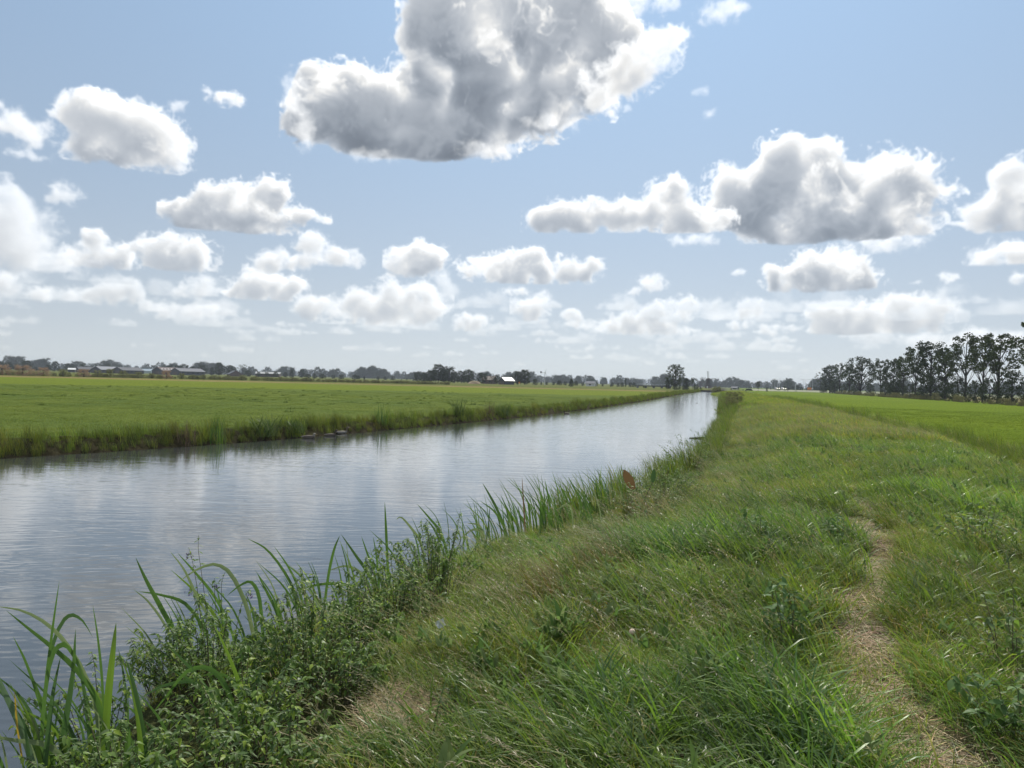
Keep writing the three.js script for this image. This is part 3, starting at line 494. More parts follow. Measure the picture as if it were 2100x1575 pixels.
// ---------------------------------------------------------------- plants at the water's edge
const veins = (() => {                                    // fine lengthwise veins for strap leaves
  const w = 64, h = 64, d = new Uint8Array(w * h * 4), r = rng(8), line = Array.from({ length: w }, () => 0.80 + 0.2 * r());
  for (let y = 0; y < h; y++) for (let x = 0; x < w; x++) { const v = clamp(line[x] + 0.05 * (r() - 0.5)) * 255, i = (y * w + x) * 4; d[i] = d[i + 1] = d[i + 2] = v; d[i + 3] = 255; }
  const t = new THREE.DataTexture(d, w, h); t.wrapS = t.wrapT = THREE.RepeatWrapping; t.magFilter = THREE.LinearFilter; t.needsUpdate = true; return t;
})();
const leafTone = (c, o = {}) => { const m = new THREE.MeshPhysicalMaterial({ roughness: 1, specularIntensity: 0.4, transmission: 0.4, thickness: 0, side: THREE.DoubleSide, clearcoat: 0.16, clearcoatRoughness: 0.4, map: veins, ...o }); m.color.setRGB(...c); return m; };
const IRIS_TONE = { g: leafTone([0.10, 0.20, 0.035]), d: leafTone([0.075, 0.15, 0.04]), y: leafTone([0.16, 0.27, 0.03]), p: leafTone([0.22, 0.29, 0.12]), b: leafTone([0.13, 0.21, 0.10]), o: leafTone([0.48, 0.33, 0.03]), n: leafTone([0.16, 0.10, 0.05]) };  // p: pale leaves, with their sheen put into the colour
const IRIS = {
  i1: [
[0.0216,'g',[-2.12,0.599,-3.462,-2.171,0.353,-3.501,-2.205,0.088,-3.517,-2.243,-0.26,-3.552]],
[0.0288,'p',[-2.53,0.42,-3.61,-2.37,0.409,-3.584,-2.233,0.347,-3.57,-2.136,0.247,-3.571,-2.006,0.027,-3.562,-1.977,-0.32,-3.589]],
[0.036,'g',[-1.925,0.058,-3.44,-1.986,0.128,-3.462,-2.068,0.24,-3.498,-2.104,0.289,-3.482,-2.14,0.26,-3.471,-2.169,0.089,-3.461,-2.22,-0.241,-3.515]],
[0.0312,'g',[-2.425,0.422,-3.545,-2.313,0.334,-3.547,-2.195,0.252,-3.539,-2.057,0.144,-3.523,-1.967,-0.042,-3.558,-1.892,-0.306,-3.52]],
[0.0288,'g',[-2.468,0.254,-3.662,-2.393,0.133,-3.65,-2.305,-0.146,-3.663,-2.291,-0.439,-3.706]],
[0.0336,'d',[-2.145,0.211,-3.796,-2.177,0.308,-3.76,-2.221,0.34,-3.749,-2.268,0.314,-3.756,-2.321,0.188,-3.754,-2.348,-0.128,-3.729,-2.349,-0.447,-3.719]],
[0.0288,'g',[-2.034,0.446,-3.594,-2.014,0.297,-3.607,-1.984,0.081,-3.605,-1.979,-0.347,-3.64]],
[0.0456,'y',[-1.901,0.37,-3.564,-1.885,0.251,-3.513,-1.921,0.012,-3.546,-1.919,-0.375,-3.516]],
[0.0408,'b',[-2.508,0.242,-3.525,-2.43,0.081,-3.52,-2.311,-0.178,-3.527,-2.216,-0.356,-3.467]],
[0.024,'o',[-2.333,0.058,-3.481,-2.326,0.007,-3.48,-2.318,-0.112,-3.486,-2.299,-0.36,-3.515]],
[0.0288,'d',[-2.503,0.104,-3.575,-2.342,0.003,-3.542,-2.266,-0.139,-3.546,-2.187,-0.352,-3.504]],
[0.0336,'p',[-2.439,-0.113,-3.409,-2.304,-0.158,-3.447,-2.143,-0.181,-3.447,-2.023,-0.315,-3.444]],
[0.0264,'y',[-2.312,-0.031,-3.487,-2.222,-0.073,-3.494,-2.154,-0.136,-3.507,-2.088,-0.377,-3.555]],
[0.0216,'d',[-2.258,-0.044,-3.714,-2.254,-0.223,-3.671,-2.267,-0.455,-3.646]],
[0.036,'p',[-2.155,-0.186,-3.714,-2.117,-0.112,-3.752,-2.071,-0.076,-3.776,-2.073,-0.122,-3.76,-2.079,-0.266,-3.771,-2.034,-0.488,-3.718]],
[0.0432,'p',[-1.915,-0.414,-3.678,-1.946,-0.33,-3.632,-2.013,-0.318,-3.643,-2.045,-0.401,-3.646,-2.081,-0.569,-3.683]],
[0.0288,'y',[-1.854,-0.169,-3.607,-1.878,-0.254,-3.557,-1.946,-0.451,-3.61]],
[0.0264,'g',[-1.739,-0.061,-3.4,-1.757,-0.189,-3.436,-1.767,-0.382,-3.451]],
[0.0384,'d',[-2.049,0.363,-3.481,-2.092,0.128,-3.542,-2.113,-0.103,-3.527,-2.159,-0.403,-3.556]],
[0.0336,'d',[-2.063,0.268,-3.393,-2.126,0.052,-3.441,-2.142,-0.306,-3.422]],
[0.0312,'d',[-2.001,0.246,-3.424,-1.983,-0.005,-3.474,-1.962,-0.368,-3.501]],
  ],
  i1b: [
[0.0234,'y',[-1.899,-0.341,-4.05,-1.894,-0.526,-4.094,-1.853,-0.781,-4.062]],
[0.0234,'p',[-1.831,-0.39,-3.922,-1.886,-0.378,-3.864,-1.973,-0.417,-3.875,-1.984,-0.625,-3.875]],
[0.0286,'d',[-1.925,0.14,-3.71,-1.893,0.041,-3.71,-1.85,-0.104,-3.704,-1.795,-0.363,-3.681]],
[0.0234,'g',[-1.914,-0.426,-3.845,-1.873,-0.558,-3.899,-1.858,-0.705,-3.93]],
  ],
  i2: [
[0.0369,'y',[-1.521,0.301,-3.803,-1.445,0.092,-3.849,-1.37,-0.112,-3.849,-1.348,-0.355,-3.888]],
[0.0369,'d',[-1.909,0.059,-4.127,-1.725,-0.137,-4.138,-1.546,-0.421,-4.123,-1.467,-0.613,-4.072]],
[0.0342,'g',[-1.959,-0.313,-4.045,-1.847,-0.169,-4.03,-1.745,-0.042,-4.011,-1.655,-0.016,-4.011,-1.589,-0.051,-4.022,-1.498,-0.139,-3.981,-1.417,-0.447,-3.963]],
[0.029,'g',[-1.709,-0.101,-4.098,-1.59,-0.1,-4.124,-1.49,-0.183,-4.106,-1.438,-0.463,-4.101]],
[0.0316,'d',[-1.878,-0.053,-4.078,-1.727,-0.132,-4.08,-1.556,-0.259,-4.067,-1.474,-0.547,-4.102]],
[0.0316,'d',[-2.07,-0.263,-4.171,-1.896,-0.155,-4.092,-1.743,-0.142,-4.117,-1.592,-0.242,-4.09,-1.478,-0.572,-4.097]],
  ],
  i3: [
[0.0428,'g',[-2.631,0.282,-5.17,-2.51,0.146,-5.086,-2.383,-0.07,-5.081,-2.251,-0.321,-5.079]],
[0.0285,'p',[-2.34,0.36,-5.061,-2.266,0.221,-5.122,-2.161,0.028,-5.111,-1.987,-0.245,-5.075]],
[0.0392,'g',[-2.503,0.235,-5.534,-2.371,0.085,-5.552,-2.208,-0.112,-5.556,-2.101,-0.453,-5.657]],
[0.0392,'y',[-2.528,0.116,-5.49,-2.347,-0.093,-5.568,-2.197,-0.254,-5.536,-2.074,-0.467,-5.491]],
[0.0392,'p',[-2.447,0.033,-5.438,-2.283,0.152,-5.345,-2.168,0.192,-5.386,-2.056,0.15,-5.377,-1.951,0.004,-5.356,-1.883,-0.16,-5.348,-1.834,-0.457,-5.382]],
[0.0357,'g',[-2.024,-0.01,-5.288,-1.939,0.061,-5.319,-1.885,0.075,-5.367,-1.829,0.009,-5.364,-1.784,-0.151,-5.329,-1.765,-0.442,-5.347]],
[0.0357,'g',[-1.754,0.197,-5.135,-1.694,0.057,-5.171,-1.609,-0.091,-5.156,-1.585,-0.396,-5.235]],
[0.025,'p',[-2.854,-0.066,-5.583,-2.699,-0.154,-5.531,-2.531,-0.418,-5.524]],
[0.0321,'g',[-2.69,-0.008,-5.333,-2.496,-0.012,-5.276,-2.329,-0.078,-5.301,-2.14,-0.36,-5.289]],
[0.0357,'d',[-1.979,-0.048,-5.534,-1.935,-0.242,-5.599,-1.876,-0.532,-5.58]],
[0.0285,'d',[-2.384,-0.073,-5.558,-2.309,-0.256,-5.556,-2.224,-0.474,-5.499]],
  ],
  i4: [
[0.0352,'g',[-2.389,0.094,-6.697,-2.244,-0.031,-6.808,-2.008,-0.342,-6.803,-1.862,-0.767,-6.822]],
[0.0352,'g',[-2.177,0.003,-6.807,-2.056,-0.185,-6.842,-1.951,-0.388,-6.844,-1.814,-0.786,-6.748]],
[0.0352,'p',[-1.793,-0.045,-6.317,-1.787,-0.212,-6.386,-1.752,-0.385,-6.397,-1.714,-0.655,-6.378]],
[0.0352,'g',[-1.59,0.097,-6.908,-1.62,-0.011,-6.834,-1.687,-0.322,-6.879,-1.724,-0.822,-6.858]],
[0.0396,'g',[-1.956,-0.382,-6.634,-1.725,-0.288,-6.59,-1.492,-0.274,-6.591,-1.342,-0.33,-6.616,-1.206,-0.649,-6.522]],
[0.0308,'d',[-1.746,-0.346,-6.558,-1.693,-0.482,-6.505,-1.664,-0.69,-6.48]],
  ],
  i5: [
[0.04,'g',[-1.301,0.299,-7.657,-1.272,-0.058,-7.633,-1.21,-0.692,-7.54]],
[0.045,'g',[-1.732,-0.031,-7.568,-1.547,-0.228,-7.461,-1.39,-0.445,-7.448,-1.302,-0.705,-7.411]],
[0.035,'g',[-1.52,-0.047,-7.572,-1.441,-0.249,-7.558,-1.372,-0.426,-7.564,-1.338,-0.769,-7.616]],
[0.04,'g',[-0.948,0.307,-7.539,-0.824,0.155,-7.59,-0.699,-0.021,-7.648,-0.578,-0.427,-7.552]],
[0.035,'p',[-1.131,0.173,-7.349,-1.062,0.219,-7.244,-0.955,0.102,-7.258,-0.872,-0.02,-7.275,-0.794,-0.395,-7.231]],
[0.035,'p',[-1.776,-0.319,-7.173,-1.588,-0.275,-7.228,-1.42,-0.36,-7.219,-1.306,-0.629,-7.16]],
[0.03,'d',[-1.107,-0.038,-7.325,-1.075,-0.244,-7.37,-1.06,-0.67,-7.478]],
[0.035,'g',[-0.912,0.103,-7.911,-0.798,-0.016,-7.86,-0.655,-0.342,-7.814,-0.591,-0.528,-7.735]],
[0.03,'g',[-1.341,0.019,-7.263,-1.299,-0.17,-7.244,-1.258,-0.551,-7.227]],
  ],
  i6: [
[0.0555,'d',[-0.403,0.061,-10.937,-0.301,-0.102,-10.929,-0.183,-0.295,-10.855,-0.066,-0.55,-10.832,0.039,-0.871,-10.801]],
[0.0485,'g',[-0.124,-0.068,-10.692,-0.017,-0.289,-10.689,0.139,-0.54,-10.676,0.212,-0.802,-10.522]],
[0.0485,'g',[0.039,-0.086,-10.333,0.198,-0.367,-10.344,0.281,-0.588,-10.281,0.322,-0.816,-10.362]],
[0.0277,'n',[0.171,0.287,-10.065,0.195,0.008,-10.133,0.226,-0.365,-10.068,0.246,-0.706,-9.995]],
[0.0485,'g',[0.494,0.23,-10.265,0.55,-0.013,-10.329,0.595,-0.247,-10.319,0.621,-0.746,-10.324]],
[0.0416,'g',[0.431,0.149,-9.795,0.434,-0.099,-9.894,0.435,-0.639,-9.833]],
[0.0416,'g',[0.713,0.141,-10.477,0.81,-0.044,-10.566,0.871,-0.207,-10.507,0.93,-0.808,-10.627]],
[0.0416,'d',[-0.261,-0.114,-10.098,-0.271,-0.365,-10.001,-0.304,-0.662,-9.907,-0.314,-0.804,-9.918]],
[0.0416,'g',[-0.403,-0.063,-10.077,-0.196,-0.229,-10.18,-0.062,-0.457,-10.234,0.024,-0.704,-10.071]],
[0.0416,'g',[-0.689,-0.565,-10.895,-0.645,-0.739,-10.808,-0.607,-1.074,-10.89]],
[0.0416,'g',[-0.608,-0.445,-10.331,-0.471,-0.555,-10.156,-0.376,-0.735,-10.161,-0.333,-0.883,-10.135]],
[0.0416,'p',[-0.603,-0.489,-10.592,-0.487,-0.451,-10.412,-0.422,-0.476,-10.449,-0.355,-0.599,-10.502,-0.321,-0.963,-10.575]],
[0.0485,'p',[-0.681,-0.585,-9.856,-0.582,-0.492,-9.842,-0.486,-0.43,-9.886,-0.398,-0.427,-9.882,-0.335,-0.534,-9.953,-0.297,-0.773,-9.791]],
[0.0416,'g',[-0.433,-0.475,-10.682,-0.378,-0.649,-10.61,-0.344,-0.965,-10.469]],
[0.0416,'g',[0.269,-0.146,-10.862,0.307,-0.34,-10.794,0.352,-0.847,-10.733]],
[0.0347,'g',[0.339,-0.151,-10.649,0.456,-0.267,-10.633,0.544,-0.474,-10.669,0.586,-0.793,-10.525]],
[0.0485,'g',[0.538,0.012,-10.249,0.495,-0.15,-10.349,0.475,-0.413,-10.345,0.503,-0.78,-10.46]],
[0.0347,'d',[0.632,-0.106,-10.344,0.706,-0.245,-10.325,0.761,-0.397,-10.305,0.798,-0.741,-10.322]],
[0.0347,'d',[0.755,0.004,-10.173,0.746,-0.171,-10.359,0.712,-0.359,-10.37,0.683,-0.711,-10.176]],
[0.0347,'p',[0.541,-0.191,-9.931,0.702,-0.139,-10.093,0.799,-0.076,-10.039,0.868,-0.158,-10.08,0.889,-0.67,-10.022]],
[0.0347,'d',[0.128,-0.175,-10.444,0.172,-0.374,-10.376,0.207,-0.746,-10.274]],
[0.0347,'d',[-0.194,-0.527,-10.981,-0.093,-0.632,-10.96,-0.006,-0.722,-10.871,0.069,-0.961,-10.954]],
[0.0416,'p',[-0.07,-0.391,-10.866,-0.011,-0.509,-10.77,0.041,-0.678,-10.802,0.067,-0.907,-10.724]],
[0.0347,'d',[-0.273,-0.446,-10.767,-0.202,-0.638,-10.843,-0.126,-0.872,-10.787,-0.095,-1.011,-10.797]],
  ],
  i7: [
[0.04,'g',[0.917,0.12,-11.492,1.002,-0.028,-11.415,1.101,-0.226,-11.402,1.175,-0.627,-11.386]],
[0.04,'g',[1.168,-0.125,-11.911,1.28,-0.284,-11.784,1.421,-0.521,-11.788,1.459,-0.879,-11.649]],
[0.04,'g',[1.507,0.133,-12.611,1.575,-0.14,-12.516,1.671,-0.477,-12.451,1.71,-1.035,-12.398]],
[0.032,'d',[1.416,0.033,-12.135,1.453,-0.242,-12.126,1.502,-0.993,-12.179]],
[0.04,'g',[1.198,-0.237,-11.575,1.296,-0.383,-11.498,1.38,-0.845,-11.481]],
[0.04,'p',[1.034,-0.421,-12.027,1.127,-0.371,-12.064,1.241,-0.401,-12.117,1.317,-0.574,-12.067,1.364,-1.012,-11.97]],
[0.032,'g',[1.296,-0.242,-12.098,1.393,-0.448,-12.236,1.472,-0.981,-12.118]],
[0.04,'y',[0.816,-0.755,-11.831,0.823,-0.883,-12.011,0.811,-1.117,-11.967]],
[0.032,'p',[0.996,-0.916,-11.973,1.09,-0.897,-12.189,1.194,-0.886,-12.147,1.289,-0.946,-12.151,1.354,-1.174,-12.275]],
[0.032,'d',[1.106,-0.441,-11.972,1.188,-0.625,-11.832,1.262,-0.989,-11.718]],
[0.032,'d',[1.023,-0.429,-11.718,1.123,-0.672,-11.758,1.208,-1.037,-11.925]],
  ],
};
function strapLeaf(pts, width, origin, phi) {             // a sword-shaped leaf through the given points, tip first
  const c = new THREE.CatmullRomCurve3(pts, false, 'centripetal'), n = 14, P = [], U = [], I = [], D = V3(Math.sin(phi), 0.25, Math.cos(phi)), w = V3(0, 0, 0), T = V3(0, 0, 0), N = V3(0, 0, 0), q = V3(0, 0, 0);
  for (let i = 0; i <= n; i++) {
    const u = i / n; c.getPoint(u, q); c.getTangent(u, T); w.crossVectors(T, D).normalize(); N.crossVectors(w, T).normalize();
    const half = width * 0.5 * Math.min(1, 0.02 + Math.pow(u * 2.1, 0.72)) * (1 - 0.2 * u);
    for (const k of [-1, 0, 1]) { P.push(q.x + w.x * half * k - origin[0] + (k ? N.x * half * 0.22 : 0), q.y + w.y * half * k - origin[1] + (k ? N.y * half * 0.22 : 0), q.z + w.z * half * k - origin[2] + (k ? N.z * half * 0.22 : 0)); U.push((k + 1) * 0.14, u * 2); }
    if (i) for (const k of [0, 1]) { const a = (i - 1) * 3 + k, b = a + 1, e = a + 3, f = a + 4; I.push(a, b, e, b, f, e); }
  }
  return geo({ P, C: [], U, I });
}
function iris(key, label, extra = 0, spread = 0.3, tall = 0.8) {
  const L = IRIS[key], r = rng(key.charCodeAt(1) * 7 + key.length), base = L.map((l) => l[2].slice(-3)), m = base.reduce((a, b) => [a[0] + b[0] / L.length, 0, a[2] + b[2] / L.length], [0, 0, 0]);
  m[1] = height(m[0], m[2]);
  const o = thing('iris_clump', label, 'iris plant', m, 0, 'yellow flag iris clumps along the near bank');
  const put = (pts, w, tone) => { const foot = pts[pts.length - 1], gy = Math.max(height(foot.x, foot.z), WATER - 0.1) - 0.05; if (foot.y > gy + 0.02) pts.push(V3(foot.x + 0.02 * (r() - 0.5), gy, foot.z)); add(mesh(strapLeaf(pts, w, m, (r() - 0.5) * 1.1), IRIS_TONE[tone]), 'leaf', o); };
  for (const [w, tone, p] of L) { const pts = []; for (let i = 0; i < p.length; i += 3) pts.push(V3(p[i], p[i + 1], p[i + 2])); put(pts, w * 0.82, tone); }
  for (let i = 0; i < extra; i++) {                        // shorter leaves that fill the clump
    const b = base[(r() * base.length) | 0], x = b[0] + (r() - 0.5) * spread, z = b[2] + (r() - 0.5) * spread * 0.8, y = Math.max(height(x, z), WATER - 0.1), h = tall * (0.4 + 0.5 * r()), le = -(0.05 + 0.3 * r()) * h, sl = (r() - 0.5) * 0.2;
    put([V3(x + le * 1.9, y + h * 0.98, z + sl), V3(x + le * 0.8, y + h * 0.66, z + sl * 0.5), V3(x + le * 0.2, y + h * 0.3, z), V3(x, y, z)], 0.014 + 0.012 * r(), 'ggdgyp'[(r() * 6) | 0]);
  }
}
iris('i1', 'broad arching iris clump with one orange leaf in the bottom left corner', 36, 0.55, 0.75);
iris('i1b', 'small low iris tuft between the corner clump and the bushes', 4, 0.3, 0.4);
iris('i2', 'iris clump with one long upright light leaf amid the leafy bushes', 6, 0.3, 0.6);
iris('i3', 'iris clump with arching leaves beside the purple flowering vine', 20, 0.6, 0.8);
iris('i4', 'thin leaved iris clump leaning left over the water right of the vine', 18, 0.7, 0.8);
iris('i5', 'iris clump with a single tall upright blade behind the large leafy bush', 24, 0.8, 0.8);
iris('i6', 'largest and densest iris clump, standing in the water midway along the bank', 80, 1.0, 0.95);
iris('i7', 'iris clump next to the brown dock leaf, furthest along the near bank', 57, 0.9, 0.85);

// leafy bushes: stems that carry pointed leaves
function leafGeo(len, wid, fold = 0.25, droop = 0.35) {
  const P = [], I = [], st = [[0, 0.05], [0.18, 0.72], [0.4, 1], [0.7, 0.62], [1, 0]];
  st.forEach(([u, w], i) => { const y = -droop * len * u * u; P.push(-w * wid / 2, y + fold * w * wid * 0.5, u * len, 0, y, u * len, w * wid / 2, y + fold * w * wid * 0.5, u * len); if (i) for (const k of [0, 1]) { const a = (i - 1) * 3 + k; I.push(a, a + 3, a + 1, a + 1, a + 3, a + 4); } });
  return geo({ P, C: [], I });
}
const bushTones = [[0.125, 0.215, 0.035], [0.17, 0.28, 0.04], [0.09, 0.165, 0.04], [0.26, 0.36, 0.035], [0.15, 0.22, 0.08]].map((c) => leafTone(c, { map: null, clearcoat: 0.25, clearcoatRoughness: 0.35, transmission: 0.5 }));
const stemMat = new THREE.MeshStandardMaterial({ roughness: 0.8 }); stemMat.color.setRGB(0.10, 0.085, 0.05);
function tube(A, pts, r0, r1, sides = 4) {                 // a tapering tube, merged into A
  const n = pts.length, o = A.P.length / 3, T = V3(0, 0, 0), u = V3(0, 0, 0), v = V3(0, 0, 0);
  pts.forEach((p, i) => {
    T.copy(pts[Math.min(i + 1, n - 1)]).sub(pts[Math.max(i - 1, 0)]).normalize(); u.set(T.y, -T.x, 0.31).cross(T).normalize(); v.crossVectors(T, u);
    const r = lerp(r0, r1, i / (n - 1));
    for (let k = 0; k < sides; k++) { const a = k / sides * 6.283, c = Math.cos(a) * r, s = Math.sin(a) * r; A.P.push(p.x + u.x * c + v.x * s, p.y + u.y * c + v.y * s, p.z + u.z * c + v.z * s); }
    if (i) for (let k = 0; k < sides; k++) { const a = o + (i - 1) * sides + k, b = o + (i - 1) * sides + (k + 1) % sides; A.I.push(a, b, a + sides, b, b + sides, a + sides); }
  });
}
function bush(name, label, category, [x, z], { rx, h, rz = rx, stems, per, leaf, wid, single = 150, tones = bushTones, group, seed, upright = 0, flowers = 0 }) {
  const y = Math.max(height(x, z), WATER), o = thing(name, label, category, [x, y, z], 0, group), r = rng(seed), A = arr(), leaves = [], Lg = [leafGeo(leaf, wid), leafGeo(leaf * 0.8, wid * 0.9, 0.4, 0.6), leafGeo(leaf * 1.1, wid, 0.1, 0.2)];
  const q = new THREE.Quaternion(), e = new THREE.Euler(), tips = [];
  for (let i = 0; i < stems; i++) {
    const a = r() * 6.283, d = Math.sqrt(r()), bx = Math.cos(a) * d * rx * 0.45, bz = Math.sin(a) * d * rz * 0.45, hh = (h + 0.17) * Math.sqrt(Math.max(0.08, 1 - d * d * 0.8)) * (0.7 + 0.4 * r()) * (i % 7 === 0 ? 1.4 : 1), out = upright ? 0.25 : 1, tx = Math.cos(a) * d * rx * (0.45 + 0.6 * out) - 0.06 * r(), tz = Math.sin(a) * d * rz * (0.45 + 0.6 * out);
    const pts = [V3(bx, -0.03, bz), V3(lerp(bx, tx, 0.3), hh * 0.5, lerp(bz, tz, 0.3)), V3(lerp(bx, tx, 0.75) + 0.05 * (r() - 0.5), hh * 0.88, lerp(bz, tz, 0.75)), V3(tx, hh, tz)], c = new THREE.CatmullRomCurve3(pts);
    tube(A, c.getPoints(6), 0.0035, 0.0012, 3); tips.push(pts[3]);
    for (let k = 0; k < per; k++) {
      const u = 0.22 + 0.78 * (k + r()) / per, p = c.getPoint(Math.min(u, 1)), s = 0.6 + 0.6 * r();
      e.set(0.1 + 0.8 * r() - 0.35, k * 2.4 + r() * 1.2, (r() - 0.5) * 0.9, 'YXZ'); q.setFromEuler(e);
      leaves.push([new THREE.Matrix4().compose(p, q, V3(s, s, s)), p.y + 0.45 * p.z / Math.max(rz, 0.1) * h + 0.4 * r() * h, (r() * 3) | 0, Math.min(tones.length - 1, (Math.pow(r(), 1.4) * tones.length * 1.1) | 0)]);
    }
  }
  add(mesh(geo(A), stemMat), 'stem', o);
  leaves.sort((p, s) => s[1] - p[1]);
  leaves.slice(0, single).forEach(([m, , g, t]) => { const l = mesh(Lg[g], tones[t]); m.decompose(l.position, l.quaternion, l.scale); add(l, 'leaf', o); });
  tones.forEach((mat, t) => { const L = leaves.slice(single).filter((l) => l[3] === t).map(([m, , g]) => Lg[g].clone().applyMatrix4(m)); if (L.length) { const f = add(mesh(mergeGeometries(L), mat), 'foliage', o); f.userData.kind = 'stuff'; } });
  if (flowers) {
    const fm = leafTone([0.10, 0.05, 0.16], { map: null }), pg = leafGeo(0.014, 0.006, 0.1, 0.9);
    for (let i = 0; i < flowers; i++) { const t = tips[(i * 3) % tips.length], L = []; for (let k = 0; k < 16; k++) { e.set(0.5 + r(), r() * 6.283, 0); L.push(pg.clone().applyMatrix4(new THREE.Matrix4().compose(V3(t.x + (r() - 0.5) * 0.05, t.y - 0.03 - 0.04 * r(), t.z + (r() - 0.5) * 0.04), q.setFromEuler(e), V3(1, 1, 1)))); } add(mesh(mergeGeometries(L), fm), 'flower_cluster', o); }
  }
  return o;
}
const BG = 'leafy bittersweet bushes on the near bank';
[
  [[-1.87, -4.65], { rx: 0.50, h: 0.36, stems: 60, per: 22, seed: 1 }, 'dense dark leafy bush behind the long upright light iris leaf'],
  [[-2.25, -4.95], { rx: 0.36, h: 0.34, stems: 34, per: 20, seed: 2 }, 'leafy bush nearest the water, left of the purple flowering vine'],
  [[-1.25, -4.7], { rx: 0.48, h: 0.42, stems: 60, per: 22, seed: 3 }, 'round leafy bush between the arching iris clump and the straw patch'],
  [[-1.35, -3.8], { rx: 0.48, h: 0.30, stems: 60, per: 20, seed: 4 }, 'low spreading leafy bush at the bottom edge, closest to the viewer'],
  [[-2.05, -3.75], { rx: 0.42, h: 0.36, stems: 26, per: 18, seed: 5 }, 'thin leafy bush growing through the corner iris clump'],
  [[-0.98, -4.4], { rx: 0.30, h: 0.24, stems: 34, per: 18, seed: 6 }, 'small leafy bush at the left edge of the straw patch'],
  [[-1.12, -5.4], { rx: 0.46, h: 0.30, stems: 52, per: 22, seed: 7 }, 'leafy bush in the middle of the row, in front of the water'],
  [[-1.72, -3.3], { rx: 0.42, h: 0.26, stems: 48, per: 20, seed: 10 }, 'leafy bush cut by the bottom edge right of the corner iris'],
  [[-1.02, -3.35], { rx: 0.36, h: 0.22, stems: 40, per: 18, seed: 11 }, 'low leafy bush at the bottom edge where the grass begins'],
  [[-1.38, -2.98], { rx: 0.36, h: 0.25, stems: 44, per: 18, seed: 12 }, 'leafy bush lowest of all, half below the bottom edge'],
  [[-0.92, -6.05], { rx: 0.50, h: 0.38, stems: 60, per: 22, seed: 8 }, 'large dark leafy bush at the foot of the single tall iris blade'],
  [[-0.66, -6.75], { rx: 0.46, h: 0.56, stems: 56, per: 22, seed: 9 }, 'tallest leafy bush with a pointed top before the dense iris clump'],
].forEach(([p, s, label]) => bush('leafy_bush', label, 'bush', p, { leaf: 0.042, wid: 0.018, rz: s.rx * 0.75, group: BG, ...s, per: Math.round(s.per * 1.5) }));
bush('flowering_vine', 'thin climbing vine with purple flower clusters against the water', 'vine', [-2.18, -5.5], { rx: 0.26, h: 0.85, stems: 7, per: 15, leaf: 0.045, wid: 0.02, single: 90, seed: 21, flowers: 5 });
// weeds in the grass
const weedTones = [[0.10, 0.19, 0.05], [0.13, 0.23, 0.05], [0.085, 0.16, 0.045]].map((c) => leafTone(c, { map: null }));
bush('nettle', 'nettle with pale pointed leaves left of the path', 'weed', [1.72, -4.5], { rx: 0.2, h: 0.34, stems: 8, per: 12, leaf: 0.07, wid: 0.032, single: 96, tones: weedTones, upright: 1, seed: 31, group: 'weeds in the grass' });
bush('nettle', 'small nettle at the left edge of the path further up', 'weed', [3.35, -7.4], { rx: 0.18, h: 0.34, stems: 7, per: 10, leaf: 0.06, wid: 0.03, single: 70, tones: weedTones, upright: 1, seed: 32, group: 'weeds in the grass' });
bush('nettle', 'nettles standing in the grass midway between bank and path', 'weed', [2.5, -7.3], { rx: 0.25, h: 0.3, stems: 7, per: 10, leaf: 0.06, wid: 0.03, single: 70, tones: weedTones, upright: 1, seed: 33, group: 'weeds in the grass' });
bush('broad_leaved_weed', 'broad leaved weed right of the path in the bottom right corner', 'weed', [2.42, -3.45], { rx: 0.26, h: 0.17, stems: 16, per: 9, leaf: 0.06, wid: 0.034, single: 150, tones: weedTones, seed: 34, group: 'weeds in the grass' });
bush('broad_leaved_weed', 'dark broad leaved weed at the right edge above the corner weed', 'weed', [2.85, -4.1], { rx: 0.26, h: 0.2, stems: 16, per: 9, leaf: 0.055, wid: 0.03, single: 140, tones: bushTones, seed: 35, group: 'weeds in the grass' });
bush('broad_leaved_weed', 'dark leafy weed patch at the right edge, well right of the path', 'weed', [4.9, -7.6], { rx: 0.4, h: 0.35, stems: 26, per: 10, leaf: 0.06, wid: 0.035, single: 150, tones: bushTones, seed: 36, group: 'weeds in the grass' });
const herb = [[0.14, 0.22, 0.04], [0.18, 0.26, 0.05], [0.11, 0.19, 0.05]].map((c) => leafTone(c, { map: null }));
[
  [[2.75, -12.9], { rx: 1.0, h: 0.35, stems: 130, per: 16, seed: 41 }, 'light green leafy herbs right of the brown dock leaf'],
  [[2.2, -11.0], { rx: 0.6, h: 0.25, stems: 60, per: 14, seed: 42 }, 'low leafy herbs before the dock leaf on the bank'],
  [[4.5, -18.2], { rx: 0.9, h: 0.5, stems: 90, per: 14, seed: 43 }, 'leafy herbs at the water edge just beyond the dock leaf'],
  [[6.5, -24.0], { rx: 0.9, h: 0.55, stems: 80, per: 14, seed: 44 }, 'leafy herbs overhanging the water before the floating log'],
].forEach(([p, s, label]) => bush('leafy_herbs', label, 'herbs', p, { leaf: 0.05, wid: 0.024, single: 60, tones: herb, group: 'herbs along the near water edge', ...s }));
